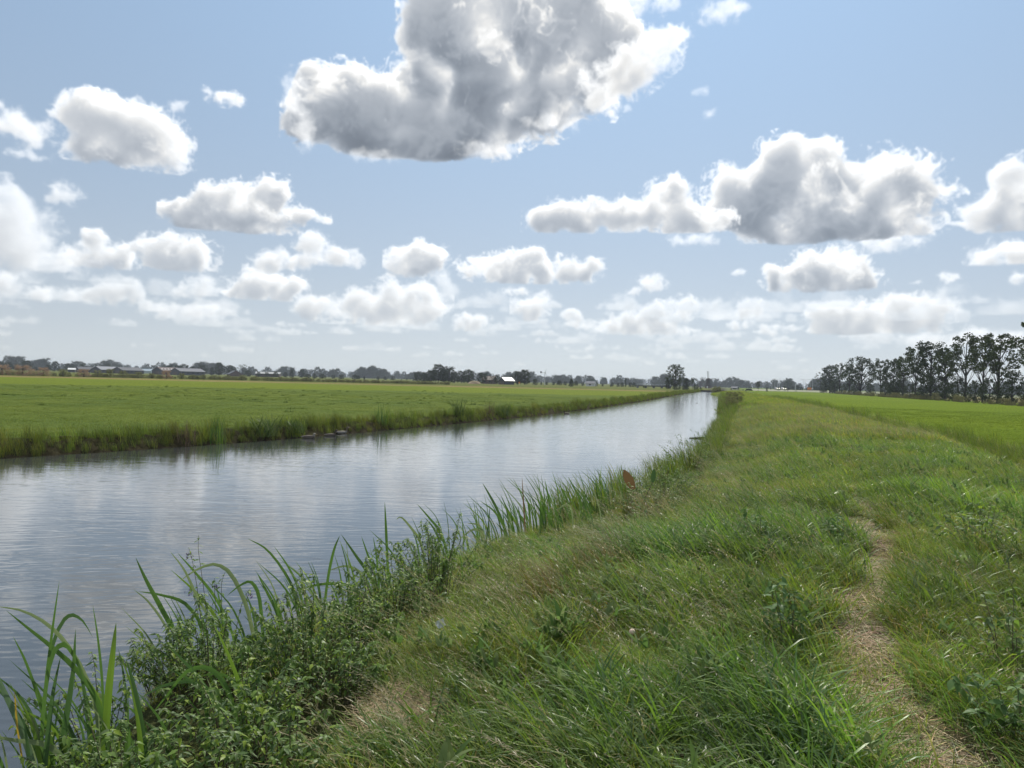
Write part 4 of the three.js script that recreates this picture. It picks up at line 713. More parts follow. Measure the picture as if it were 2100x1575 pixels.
// big dock leaves on stalks
{
  const dock = (label, cx, cz, L) => {
    const y = Math.max(height(cx, cz), WATER), o = thing('water_dock', label, 'dock plant', [cx, y, cz]), S = arr();
    for (const [dx, h, len, wid, az, lean, col, bumpy] of L) {
      const top = V3(dx, h, 0), tip = V3(dx + Math.sin(lean) * len, h + Math.cos(lean) * len, 0.05), P = [], I = [], n = 8, r = rng(3 + h * 100);
      tube(S, [V3(dx * 0.3, -0.05, 0), V3(dx * 0.7, h * 0.55, 0), top], 0.008, 0.005, 5);
      for (let i = 0; i <= n; i++) { const u = i / n, w = wid / 2 * Math.pow(Math.sin(Math.PI * clamp(0.1 + u * 0.88)), 0.7) * (1 + bumpy * (r() - 0.5)), c = top.clone().lerp(tip, u), k = [Math.cos(az), Math.sin(az)]; P.push(c.x - w * k[0] * Math.cos(lean), c.y + w * Math.sin(lean) * k[0], c.z - w * k[1], c.x, c.y, c.z - 0.02, c.x + w * k[0] * Math.cos(lean), c.y - w * Math.sin(lean) * k[0], c.z + w * k[1]); if (i) for (const q of [0, 1]) { const a = (i - 1) * 3 + q; I.push(a, a + 1, a + 3, a + 1, a + 4, a + 3); } }
      const l = add(mesh(geo({ P, C: [], I }), leafTone(col, { map: null })), 'leaf', o); if (col[0] > col[1]) l.userData.label = 'withered brown leaf leaning left';
    }
    add(mesh(geo(S), stemMat), 'stalk', o);
  };
  dock('water dock with one withered brown leaf and a dark upright leaf', 1.95, -11.7, [[0.04, 0.38, 0.36, 0.15, 0.5, -0.5, [0.13, 0.08, 0.035], 0.35], [0.34, 0.5, 0.22, 0.10, 0.9, 0.05, [0.05, 0.10, 0.03], 0.05], [-0.42, 0.05, 0.22, 0.14, 0.3, -0.2, [0.13, 0.2, 0.04], 0.1]]);
}

// ---------------------------------------------------------------- trees and shrubs
// each kind: a trunk with limbs that end in clumps of many small leaf faces; height 1, copies are scaled
const leafMats = { tree: leafTone([0.045, 0.062, 0.022], { map: null, clearcoat: 0, roughness: 1, specularIntensity: 0.2, transmission: 0 }), light: leafTone([0.062, 0.082, 0.026], { map: null, clearcoat: 0, roughness: 1, specularIntensity: 0.2, transmission: 0 }), red: leafTone([0.34, 0.235, 0.15], { map: null, clearcoat: 0, transmission: 0.4 }), olive: leafTone([0.17, 0.175, 0.065], { map: null, clearcoat: 0, transmission: 0.4 }) };
const barkMat = new THREE.MeshStandardMaterial({ roughness: 0.95, map: grain }); barkMat.color.setRGB(0.06, 0.05, 0.042);
function treeKind(seed, { foot, width, clumps, leaves, leaf, size, env, trunkR = 0.014, flat = 0.75, trunks = 1, fork = 0.3 }) {
  const r = rng(seed), A = arr(), B = arr(), tops = [];
  for (let t = 0; t < trunks; t++) {
    const lean = (r() - 0.5) * 0.10, pts = []; for (let i = 0; i <= 7; i++) pts.push(V3(lean * (i / 7) ** 1.5 + 0.012 * (r() - 0.5) + (t ? (r() - 0.5) * width * 0.3 : 0), 0.88 * i / 7 - 0.01, 0.012 * (r() - 0.5)));
    tube(A, pts, trunkR, trunkR * 0.2, 6); tops.push(pts);
  }
  for (let i = 0; i < clumps; i++) {
    const v = foot + (1 - foot) * (i + r()) / clumps * 0.97, rad = env((v - foot) / (1 - foot)) * width, a = i * 2.4 + r() * 1.6, d = rad * Math.sqrt(0.12 + 0.88 * r()), c = V3(Math.cos(a) * d, v, Math.sin(a) * d), s = size * (0.6 + 0.8 * r());
    const pts = tops[i % trunks], from = pts[clamp(Math.floor((v - fork * (0.4 + 0.6 * d / width)) * 8), 1, 6)].clone();
    if (c.distanceTo(from) > 0.03) tube(A, [from, V3(lerp(from.x, c.x, 0.5), lerp(from.y, c.y, 0.42), lerp(from.z, c.z, 0.5)), c], trunkR * 0.34, trunkR * 0.06, 4);
    for (let k = 0; k < leaves; k++) {
      const z = r() * 2 - 1, b = r() * 6.283, q = Math.sqrt(1 - z * z), w = s * Math.cbrt(r()) * (0.75 + 0.5 * r()), x = c.x + q * Math.cos(b) * w, y = c.y + z * w * flat, zz = c.z + q * Math.sin(b) * w;
      const e = V3(r() - 0.5, r() - 0.5, r() - 0.5).normalize(), f = V3(r() - 0.5, r() - 0.5, r() - 0.5).cross(e).normalize(), l = leaf * (0.6 + 0.8 * r()), o = B.P.length / 3;
      B.P.push(x - e.x * l, y - e.y * l, zz - e.z * l, x + f.x * l * 0.55, y + f.y * l * 0.55, zz + f.z * l * 0.55, x + e.x * l, y + e.y * l, zz + e.z * l, x - f.x * l * 0.55, y - f.y * l * 0.55, zz - f.z * l * 0.55); B.I.push(o, o + 1, o + 2, o, o + 2, o + 3);
    }
  }
  return [geo(A), geo(B)];
}
const bell = (t) => Math.sin(Math.PI * clamp(0.12 + 0.86 * t)) ** 0.6, dome = (t) => Math.sqrt(Math.max(0.03, 1 - (t * 1.02 - 0.15) ** 2)), fan = (t) => 0.35 + 0.75 * Math.sin(Math.PI * clamp(0.2 + 0.72 * t));
const KINDS = {
  open: [1, 2, 3].map((s) => treeKind(s, { foot: 0.47, width: 0.23, clumps: 34, leaves: 62, leaf: 0.0155, size: 0.058, env: fan, trunkR: 0.017 })),
  wide: [4, 5].map((s) => treeKind(s, { foot: 0.30, width: 0.30, clumps: 52, leaves: 70, leaf: 0.0155, size: 0.068, env: fan, trunkR: 0.02 })),
  dense: [6, 7].map((s) => treeKind(s, { foot: 0.10, width: 0.27, clumps: 60, leaves: 75, leaf: 0.017, size: 0.075, env: bell, trunkR: 0.018 })),
  sparse: [8, 9].map((s) => treeKind(s, { foot: 0.36, width: 0.34, clumps: 30, leaves: 34, leaf: 0.016, size: 0.052, env: dome, trunkR: 0.016, fork: 0.4 })),
  round: [10, 11, 12].map((s) => treeKind(s, { foot: 0.10, width: 0.42, clumps: 46, leaves: 62, leaf: 0.024, size: 0.11, env: dome, trunkR: 0.03 })),
  tall: [13].map((s) => treeKind(s, { foot: 0.20, width: 0.33, clumps: 85, leaves: 62, leaf: 0.0145, size: 0.062, env: (t) => Math.sin(Math.PI * clamp(0.15 + 0.76 * t)) ** 0.55, trunkR: 0.02 })),
  oval: [14].map((s) => treeKind(s, { foot: 0.1, width: 0.24, clumps: 36, leaves: 50, leaf: 0.02, size: 0.07, env: bell })),
  spire: [15].map((s) => treeKind(s, { foot: 0.06, width: 0.085, clumps: 40, leaves: 40, leaf: 0.016, size: 0.05, env: bell, flat: 1.3 })),
  cone: [16].map((s) => treeKind(s, { foot: 0.04, width: 0.36, clumps: 50, leaves: 55, leaf: 0.024, size: 0.09, env: (t) => 1.02 - 0.85 * t })),
  pollard: [17].map((s) => treeKind(s, { foot: 0.36, width: 0.36, clumps: 26, leaves: 60, leaf: 0.03, size: 0.14, env: bell, trunkR: 0.045 })),
  shrub: [18, 19, 20].map((s) => treeKind(s, { foot: 0.06, width: 0.48, clumps: 44, leaves: 60, leaf: 0.026, size: 0.125, env: dome, trunkR: 0.018, trunks: 3 })),
  hedge_red: [21, 22].map((s) => treeKind(s, { foot: 0.05, width: 0.52, clumps: 46, leaves: 70, leaf: 0.024, size: 0.15, env: dome, trunkR: 0.014, trunks: 4 })),
};
KINDS.hedge_olive = KINDS.hedge_red;
const TREES = [
  ['open', 92.2, -128.3, 15.18, 1.1, 'tree cut off by the right edge of the picture, in the row', 'trees in the row beside the right meadow'],
  ['open', 97.4, -146.6, 14.21, 1.15, 'tall open crowned tree with a bare straight trunk, second from right in the row', 'trees in the row beside the right meadow'],
  ['open', 99.8, -155.0, 14.0, 0.85, 'slim forked tree left of the tall straight trunked one in the row', 'trees in the row beside the right meadow'],
  ['open', 102.9, -165.8, 15.29, 1.0, 'tall tree with a leaning ivy clad trunk, fourth from right in the row', 'trees in the row beside the right meadow'],
  ['open', 107.3, -181.3, 13.13, 0.8, 'thin tree behind the wide dense crown in the row', 'trees in the row beside the right meadow'],
  ['wide', 110.9, -193.9, 15.23, 1.15, 'wide heavy crowned tree in the middle of the row', 'trees in the row beside the right meadow'],
  ['open', 115.1, -208.5, 15.14, 1.0, 'airy tree with a bare lower trunk left of the heavy crown in the row', 'trees in the row beside the right meadow'],
  ['open', 119.2, -222.9, 12.68, 0.9, 'slender tree in the row just right of the gap of sky', 'trees in the row beside the right meadow'],
  ['dense', 122.8, -235.5, 12.26, 1.0, 'leafy tree in the row just left of the airy bare trunked one', 'trees in the row beside the right meadow'],
  ['open', 128.1, -254.2, 12.96, 1.0, 'light crowned tree in the row before the broad dark one', 'trees in the row beside the right meadow'],
  ['wide', 138.4, -290.4, 15.09, 1.2, 'broad dark round tree, the bulkiest in the left half of the row', 'trees in the row beside the right meadow'],
  ['open', 145.6, -315.7, 13.36, 0.9, 'tree pressed against the left of the broad dark one in the row', 'trees in the row beside the right meadow'],
  ['open', 153.0, -341.5, 14.17, 0.9, 'airy tree, third from the left end of the row', 'trees in the row beside the right meadow'],
  ['dense', 161.6, -371.9, 14.14, 1.25, 'dense dark tree, second from the left end of the row', 'trees in the row beside the right meadow'],
  ['sparse', 172.0, -408.3, 11.37, 0.9, 'thin sparse tree at the left end of the row', 'trees in the row beside the right meadow'],
  ['shrub', 165.1, -387.0, 5.26, 0.8, 'dark shrub under the tree row, left end of the shrubs', 'shrubs under the tree row'],
  ['shrub', 154.8, -350.7, 5.79, 1.2, 'dark shrub under the tree row, second from left of the shrubs', 'shrubs under the tree row'],
  ['shrub', 145.8, -319.4, 4.94, 0.8, 'dark shrub under the tree row, third from left of the shrubs', 'shrubs under the tree row'],
  ['shrub', 139.3, -296.4, 5.23, 0.8, 'dark shrub under the tree row, fourth from left of the shrubs', 'shrubs under the tree row'],
  ['shrub', 131.0, -267.4, 4.34, 0.8, 'dark shrub under the tree row, fifth from left of the shrubs', 'shrubs under the tree row'],
  ['shrub', 124.3, -243.7, 4.91, 0.8, 'dark shrub under the tree row, sixth from left of the shrubs', 'shrubs under the tree row'],
  ['shrub', 119.8, -228.1, 5.57, 0.9, 'dark shrub under the tree row, seventh from left of the shrubs', 'shrubs under the tree row'],
  ['shrub', 115.2, -211.7, 4.29, 1.0, 'dark shrub under the tree row, middle of the shrubs', 'shrubs under the tree row'],
  ['shrub', 111.2, -197.9, 3.7, 0.9, 'dark shrub under the tree row, seventh from right of the shrubs', 'shrubs under the tree row'],
  ['shrub', 108.2, -187.1, 6.18, 1.2, 'dark shrub under the tree row, sixth from right of the shrubs', 'shrubs under the tree row'],
  ['shrub', 105.5, -177.8, 4.62, 0.8, 'dark shrub under the tree row, fifth from right of the shrubs', 'shrubs under the tree row'],
  ['shrub', 102.9, -168.7, 5.69, 0.8, 'dark shrub under the tree row, fourth from right of the shrubs', 'shrubs under the tree row'],
  ['shrub', 99.7, -157.4, 4.7, 0.8, 'dark shrub under the tree row, third from right of the shrubs', 'shrubs under the tree row'],
  ['shrub', 97.2, -148.8, 5.12, 0.8, 'dark shrub under the tree row, second from right of the shrubs', 'shrubs under the tree row'],
  ['shrub', 94.1, -137.6, 6.37, 0.8, 'dark shrub under the tree row, right end of the shrubs', 'shrubs under the tree row'],
  ['round', -373.5, -534.6, 6.19, 1, 'tree at the very left edge of the skyline', 'farm trees on the left skyline'],
  ['round', -368.2, -534.6, 5.97, 1.2, 'dark round tree left of the tallest dome on the left skyline', 'farm trees on the left skyline'],
  ['round', -362.5, -534.6, 5.05, 1.0, 'lower round tree right beside the first dark dome on the left', 'farm trees on the left skyline'],
  ['round', -360.4, -542.7, 7.83, 1.35, 'largest dome shaped tree near the left edge of the skyline', 'farm trees on the left skyline'],
  ['round', -353.8, -542.7, 3.29, 1.0, 'low tree on the right flank of the large dome on the left', 'farm trees on the left skyline'],
  ['round', -349.9, -550.8, 5.02, 1.0, 'left of two touching trees before the white roofed shed', 'farm trees on the left skyline'],
  ['round', -344.4, -550.8, 7.73, 1.1, 'taller of two touching trees left of the white roofed shed', 'farm trees on the left skyline'],
  ['round', -338.3, -558.9, 6.62, 1.2, 'round tree right above the white roofed shed', 'farm trees on the left skyline'],
  ['round', -328.3, -558.9, 6.88, 1.1, 'round tree between the white shed and the grey barn', 'farm trees on the left skyline'],
  ['sparse', -308.9, -558.9, 7.38, 1.2, 'see through tree behind the grey roofed barn on the left', 'farm trees on the left skyline'],
  ['round', -303.7, -558.9, 4.91, 1.0, 'small dark tree between the two barns on the left', 'farm trees on the left skyline'],
  ['round', -325.4, -615.6, 5.44, 0.9, 'small tree peeping over the dark ribbed barn roof', 'farm trees on the left skyline'],
  ['round', -388.3, -777.6, 4.35, 0.8, 'left of two tiny far trees above the greenhouse', 'farm trees on the left skyline'],
  ['round', -380.5, -777.6, 5.07, 0.9, 'right of two tiny far trees above the greenhouse', 'farm trees on the left skyline'],
  ['shrub', -249.5, -518.4, 2.77, 1.2, 'low bush at the left wall of the brown roofed barn', 'farm trees on the left skyline'],
  ['round', -254.3, -542.7, 6.96, 1.1, 'tree over the left end of the brown roofed barn', 'farm trees on the left skyline'],
  ['round', -250.4, -547.6, 7.17, 1.0, 'tree over the ridge of the brown roofed barn', 'farm trees on the left skyline'],
  ['round', -250.4, -558.9, 8.16, 1.3, 'broad tree behind and between the two large barns', 'farm trees on the left skyline'],
  ['round', -244.4, -558.9, 6.82, 1.1, 'tree over the left end of the long grey barn', 'farm trees on the left skyline'],
  ['round', -237.3, -558.9, 8.12, 1.2, 'round tree standing alone over the long grey barn', 'farm trees on the left skyline'],
  ['dense', -226.2, -550.8, 6.4, 1.2, 'low dark tree at the right end of the long grey barn', 'farm trees on the left skyline'],
  ['dense', -217.4, -542.7, 10.09, 1.2, 'tallest dark tree right of the long grey barn', 'farm trees on the left skyline'],
  ['wide', -213.0, -550.8, 8.21, 1.4, 'dark tree filling the gap right of the tallest one', 'farm trees on the left skyline'],
  ['sparse', -200.1, -542.7, 9.1, 1.5, 'wide airy crowned tree right of the dark farm trees', 'farm trees on the left skyline'],
  ['shrub', -190.2, -526.5, 4.42, 1.2, 'dense bush under the airy crowned tree on the left', 'farm trees on the left skyline'],
  ['round', -185.3, -534.6, 3.95, 0.9, 'low tree left of the long low white roof', 'farm trees on the left skyline'],
  ['shrub', -179.3, -534.6, 3.75, 1.0, 'bush before the left end of the long low white roof', 'farm trees on the left skyline'],
  ['round', -170.2, -526.5, 4.59, 1.0, 'dark round tree before the long low white roof', 'farm trees on the left skyline'],
  ['round', -165.7, -534.6, 4.11, 1.0, 'round tree at the right end of the long low white roof', 'farm trees on the left skyline'],
  ['cone', -166.0, -550.8, 6.5, 0.9, 'pointed dark tree right of the long low white roof', 'farm trees on the left skyline'],
  ['round', -160.6, -558.9, 6.77, 1.1, 'round topped tree right of the pointed one on the left', 'farm trees on the left skyline'],
  ['round', -133.8, -480, 3.0, 1.3, 'first of the low skyline trees right of the round topped tree', 'small trees on the skyline left of the grove'],
  ['round', -129.6, -480, 3.43, 1.0, 'second low skyline tree right of the round topped tree', 'small trees on the skyline left of the grove'],
  ['round', -129.7, -500, 3.63, 1.6, 'broad low skyline tree, widest of those left of the grove', 'small trees on the skyline left of the grove'],
  ['round', -127.2, -520, 2.85, 1.2, 'low round skyline tree alone after the broad one', 'small trees on the skyline left of the grove'],
  ['round', -121.3, -520, 3.35, 1.6, 'dark block shaped tree on the skyline left of the grove', 'small trees on the skyline left of the grove'],
  ['round', -116.3, -540, 3.66, 1.5, 'dark tree on the skyline midway between farm and grove', 'small trees on the skyline left of the grove'],
  ['round', -113.8, -540, 3.0, 1.3, 'tree touching the right of the midway skyline tree', 'small trees on the skyline left of the grove'],
  ['round', -105.0, -520, 2.39, 0.8, 'tiny dark bush like tree on the skyline', 'small trees on the skyline left of the grove'],
  ['round', -102.7, -560, 2.69, 1.2, 'first of three small trees left of the grove', 'small trees on the skyline left of the grove'],
  ['round', -97.1, -560, 2.84, 1.2, 'second of three small trees left of the grove', 'small trees on the skyline left of the grove'],
  ['round', -91.5, -560, 3.36, 1.5, 'third and widest of three small trees left of the grove', 'small trees on the skyline left of the grove'],
  ['round', -90.8, -600, 1.24, 1.0, 'tiny far tree left of the grove', 'small trees on the skyline left of the grove'],
  ['round', -86.4, -600, 1.75, 1.0, 'tiny far tree closest to the left of the grove', 'small trees on the skyline left of the grove'],
  ['round', -52.0, -400, 5.45, 1.1, 'low tree at the left end of the central grove', 'trees of the central grove by the farm'],
  ['round', -48.0, -400, 5.55, 1.1, 'second low tree of the central grove', 'trees of the central grove by the farm'],
  ['round', -44.3, -400, 6.72, 1.0, 'tree at the left foot of the tallest grove tree', 'trees of the central grove by the farm'],
  ['dense', -40.3, -400, 10.02, 1.5525, 'tallest tree of the central grove', 'trees of the central grove by the farm'],
  ['dense', -37.3, -400, 7.96, 1.35, 'tree just right of the tallest grove tree', 'trees of the central grove by the farm'],
  ['round', -34.4, -400, 8.84, 1.1, 'second tallest tree of the grove with a light crown', 'trees of the central grove by the farm'],
  ['round', -31.5, -400, 6.25, 1.0, 'low tree filling the right flank of the grove', 'trees of the central grove by the farm'],
  ['round', -27.7, -400, 6.88, 1.2, 'tree left of the gap in the central grove', 'trees of the central grove by the farm'],
  ['round', -24.0, -400, 7.51, 1.1, 'open crowned tree right of the gap in the grove', 'trees of the central grove by the farm'],
  ['round', -16.3, -400, 6.11, 1.25, 'flat domed tree between grove and white roofed barn', 'trees of the central grove by the farm'],
  ['sparse', -10.8, -395, 5.67, 0.8, 'thin tree above the pale brown roof', 'trees of the central grove by the farm'],
  ['round', -7.9, -395, 5.22, 0.9, 'tree touching the left of the white roofed barn', 'trees of the central grove by the farm'],
  ['sparse', -0.8, -395, 4.88, 0.8, 'small thin tree right behind the white roofed barn', 'trees of the central grove by the farm'],
  ['dense', 2.9, -395, 7.34, 1.4850000000000003, 'left half of the big dark tree pair by the farm', 'trees of the central grove by the farm'],
  ['dense', 6.8, -395, 8.23, 1.7550000000000001, 'big dark tree right of the white roofed barn', 'trees of the central grove by the farm'],
  ['round', 12.4, -395, 3.38, 1.1, 'low round tree at the right foot of the big dark one', 'trees of the central grove by the farm'],
  ['round', 18.0, -450, 1.87, 0.9, 'small round tree left of the little turbine', 'trees on the skyline between turbine and canal'],
  ['round', 21.3, -450, 1.95, 1.1, 'hazy small tree right of the little turbine', 'trees on the skyline between turbine and canal'],
  ['round', 25.5, -450, 2.06, 1.1, 'first tree of the dark skyline group right of the turbine', 'trees on the skyline between turbine and canal'],
  ['round', 29.1, -450, 3.06, 1.4, 'broad tree in the dark group right of the turbine', 'trees on the skyline between turbine and canal'],
  ['round', 32.7, -450, 2.55, 1.1, 'tree left of the pointed dark one right of the turbine', 'trees on the skyline between turbine and canal'],
  ['cone', 26.8, -330, 3.58, 1.1, 'pointed dark tree standing out before the skyline group', 'trees on the skyline between turbine and canal'],
  ['round', 39.3, -450, 3.02, 1.1, 'tree right of the pointed dark one', 'trees on the skyline between turbine and canal'],
  ['round', 43.5, -450, 2.23, 1.1, 'low tree between the pointed tree and the slim pair', 'trees on the skyline between turbine and canal'],
  ['oval', 48.3, -450, 3.56, 0.55, 'left of two slim upright trees on the skyline', 'trees on the skyline between turbine and canal'],
  ['oval', 50.4, -450, 3.01, 0.55, 'right of two slim upright trees on the skyline', 'trees on the skyline between turbine and canal'],
  ['round', 51.9, -450, 2.15, 1.1, 'round tree behind the slim upright pair', 'trees on the skyline between turbine and canal'],
  ['round', 55.8, -450, 1.65, 1.0, 'low dark tree right of the slim upright pair', 'trees on the skyline between turbine and canal'],
  ['round', 61.5, -450, 2.7, 1.0, 'round tree left of the poplar spire', 'trees on the skyline between turbine and canal'],
  ['dense', 53.9, -400, 1.53, 0.7, 'dark narrow tree before the round one left of the spire', 'trees on the skyline between turbine and canal'],
  ['round', 65.4, -450, 2.5, 1.1, 'tree at the left foot of the poplar spire', 'trees on the skyline between turbine and canal'],
  ['round', 67.8, -450, 2.86, 1.1, 'tree in front of the poplar spire', 'trees on the skyline between turbine and canal'],
  ['spire', 69.9, -450, 5.62, 1.0, 'thin poplar like a church spire on the skyline', 'trees on the skyline between turbine and canal'],
  ['round', 72.9, -450, 3.0, 1.1, 'tree at the right foot of the poplar spire', 'trees on the skyline between turbine and canal'],
  ['round', 75.0, -450, 3.05, 1.1, 'last large tree right of the poplar spire', 'trees on the skyline between turbine and canal'],
  ['round', 68.4, -380, 1.5, 0.7, 'lone small tree before the low bridge', 'trees on the skyline between turbine and canal'],
  ['tall', 70.9, -318.2, 11.05, 1.15, 'tall oval tree at the far end of the canal, highest there', 'trees at the far end of the canal'],
  ['dense', 66.8, -313.9, 4.36, 0.9, 'small tree at the left foot of the tall oval tree', 'trees at the far end of the canal'],
  ['shrub', 70.2, -311.3, 2.79, 1.5, 'dark shrubs round the foot of the tall oval tree', 'trees at the far end of the canal'],
  ['dense', 75.9, -318.2, 5.25, 1.0, 'dark tree right of the tall oval tree', 'trees at the far end of the canal'],
  ['shrub', 74.3, -313.9, 2.05, 1.6, 'dark shrub below the dark tree at the canal end', 'trees at the far end of the canal'],
  ['open', 78.9, -319.9, 5.54, 0.75, 'slim leaning tree right of the dark one at the canal end', 'trees at the far end of the canal'],
  ['shrub', 80.0, -318.2, 2.59, 1.0, 'small bush under the slim leaning tree', 'trees at the far end of the canal'],
  ['shrub', 84.3, -326.8, 1.36, 0.9, 'dark bush in front of the small far windmill', 'trees at the far end of the canal'],
  ['cone', 102.1, -361.2, 2.73, 0.8, 'dark pointed tree right of the large windmill', 'trees at the far end of the canal'],
  ['pollard', 106.7, -369.8, 0.58, 1.0, 'first pollard right of the dark pointed tree', 'trees at the far end of the canal'],
  ['pollard', 113.5, -378.4, 0.92, 1.0, 'second pollard, right behind the reddish bush', 'trees at the far end of the canal'],
  ['pollard', 115.8, -378.4, 0.97, 1.0, 'left one of the middle pair of pollards', 'trees at the far end of the canal'],
  ['pollard', 117.3, -378.4, 1.01, 1.0, 'right one of the middle pair of pollards', 'trees at the far end of the canal'],
  ['pollard', 119.6, -378.4, 0.82, 1.0, 'left one of the right pair of pollards', 'trees at the far end of the canal'],
  ['pollard', 121.1, -378.4, 0.86, 1.0, 'right one of the right pair of pollards', 'trees at the far end of the canal'],
  ['open', 124.5, -369.8, 4.99, 0.9, 'slim tree alone left of the road lamps', 'trees at the far end of the canal'],
  ['cone', 127.4, -365.5, 2.15, 0.75, 'small dark egg shaped tree left of the car glints', 'trees at the far end of the canal'],
  ['sparse', 152.5, -404.2, 6.77, 1.0, 'spreading thin crowned tree among the road lamps', 'trees at the far end of the canal'],
  ['round', 184.4, -520, 1.94, 1.3, 'round tree of the wood behind the road, number one from the left', 'trees of the wood behind the road'],
  ['round', 187.5, -520, 2.72, 1.3, 'round tree of the wood behind the road, number two from the left', 'trees of the wood behind the road'],
  ['round', 190.7, -520, 2.45, 1.3, 'round tree of the wood behind the road, number three from the left', 'trees of the wood behind the road'],
  ['round', 193.8, -520, 3.57, 1.3, 'round tree of the wood behind the road, number four from the left', 'trees of the wood behind the road'],
  ['round', 196.9, -520, 2.27, 1.3, 'round tree of the wood behind the road, number five from the left', 'trees of the wood behind the road'],
  ['round', 200.0, -520, 3.39, 1.3, 'round tree of the wood behind the road, number six from the left', 'trees of the wood behind the road'],
  ['round', 203.1, -520, 4.16, 1.3, 'round tree of the wood behind the road, number seven from the left', 'trees of the wood behind the road'],
  ['round', 206.3, -520, 3.2, 1.3, 'round tree of the wood behind the road, number eight from the left', 'trees of the wood behind the road'],
  ['round', 209.4, -520, 2.59, 1.3, 'round tree of the wood behind the road, number nine from the left', 'trees of the wood behind the road'],
  ['round', 212.5, -520, 3.37, 1.3, 'round tree of the wood behind the road, number ten from the left', 'trees of the wood behind the road'],
  ['round', 215.6, -520, 3.79, 1.3, 'round tree of the wood behind the road, number eleven from the left', 'trees of the wood behind the road'],
  ['round', 218.7, -520, 3.18, 1.3, 'round tree of the wood behind the road, number twelve from the left', 'trees of the wood behind the road'],
  ['hedge_red', -129.9, -186.3, 2.22, 1.8, 'reddish bush at the left edge behind the field', 'bushes along the ditch behind the left field'],
  ['hedge_red', -126.6, -189.3, 2.24, 2.2, 'largest reddish bush behind the left field', 'bushes along the ditch behind the left field'],
  ['hedge_red', -123.2, -192.2, 1.87, 1.7, 'reddish bush right of the largest one behind the field', 'bushes along the ditch behind the left field'],
  ['hedge_olive', -119.7, -195.1, 1.62, 1.7, 'dull green bush below the white roofed shed', 'bushes along the ditch behind the left field'],
  ['hedge_red', -116.0, -198.0, 1.76, 1.9, 'reddish bush below the grey barn', 'bushes along the ditch behind the left field'],
  ['hedge_olive', -113.3, -200.0, 1.59, 1.5, 'olive bush right of the reddish one under the grey barn', 'bushes along the ditch behind the left field'],
  ['hedge_olive', -110.9, -201.8, 1.94, 1.2, 'upright olive bush left of the dark ribbed barn', 'bushes along the ditch behind the left field'],
  ['hedge_olive', -108.3, -203.6, 1.63, 1.5, 'olive bush below the dark ribbed barn', 'bushes along the ditch behind the left field'],
  ['hedge_olive', -105.2, -205.8, 1.46, 1.6, 'low dark olive bush right of the dark ribbed barn', 'bushes along the ditch behind the left field'],
  ['hedge_olive', -102.3, -207.8, 1.28, 1.6, 'low bush below the greenhouse', 'bushes along the ditch behind the left field'],
  ['hedge_red', -99.2, -209.9, 1.94, 1.5, 'reddish bush before the brown roofed barn', 'bushes along the ditch behind the left field'],
  ['hedge_olive', -95.8, -212.0, 1.35, 1.6, 'olive bush before the left gable of the long grey barn', 'bushes along the ditch behind the left field'],
  ['hedge_olive', -93.3, -213.7, 1.14, 1.5, 'bush before the middle of the long grey barn', 'bushes along the ditch behind the left field'],
  ['hedge_olive', -90.8, -215.2, 1.22, 1.6, 'bush before the right end of the long grey barn', 'bushes along the ditch behind the left field'],
  ['hedge_olive', -88.2, -216.8, 1.15, 1.6, 'bush right of the long grey barn', 'bushes along the ditch behind the left field'],
  ['hedge_olive', -84.9, -218.8, 1.25, 1.6, 'bush left of the small dark gable', 'bushes along the ditch behind the left field'],
  ['hedge_olive', -81.6, -220.7, 1.35, 1.6, 'bush right of the small dark gable', 'bushes along the ditch behind the left field'],
  ['hedge_olive', -78.2, -222.6, 1.15, 1.5, 'bush behind the field below the low tree', 'bushes along the ditch behind the left field'],
  ['hedge_olive', -75.1, -224.4, 1.09, 1.5, 'bush below the left end of the long low white roof', 'bushes along the ditch behind the left field'],
  ['hedge_olive', -71.6, -226.2, 1.19, 1.5, 'bush below the right end of the long low white roof', 'bushes along the ditch behind the left field'],
  ['hedge_olive', -68.4, -228.0, 1.13, 1.4, 'bush below the pointed dark tree', 'bushes along the ditch behind the left field'],
  ['hedge_olive', -64.7, -230.0, 1.24, 1.5, 'bush behind the field right of the round topped tree', 'bushes along the ditch behind the left field'],
];
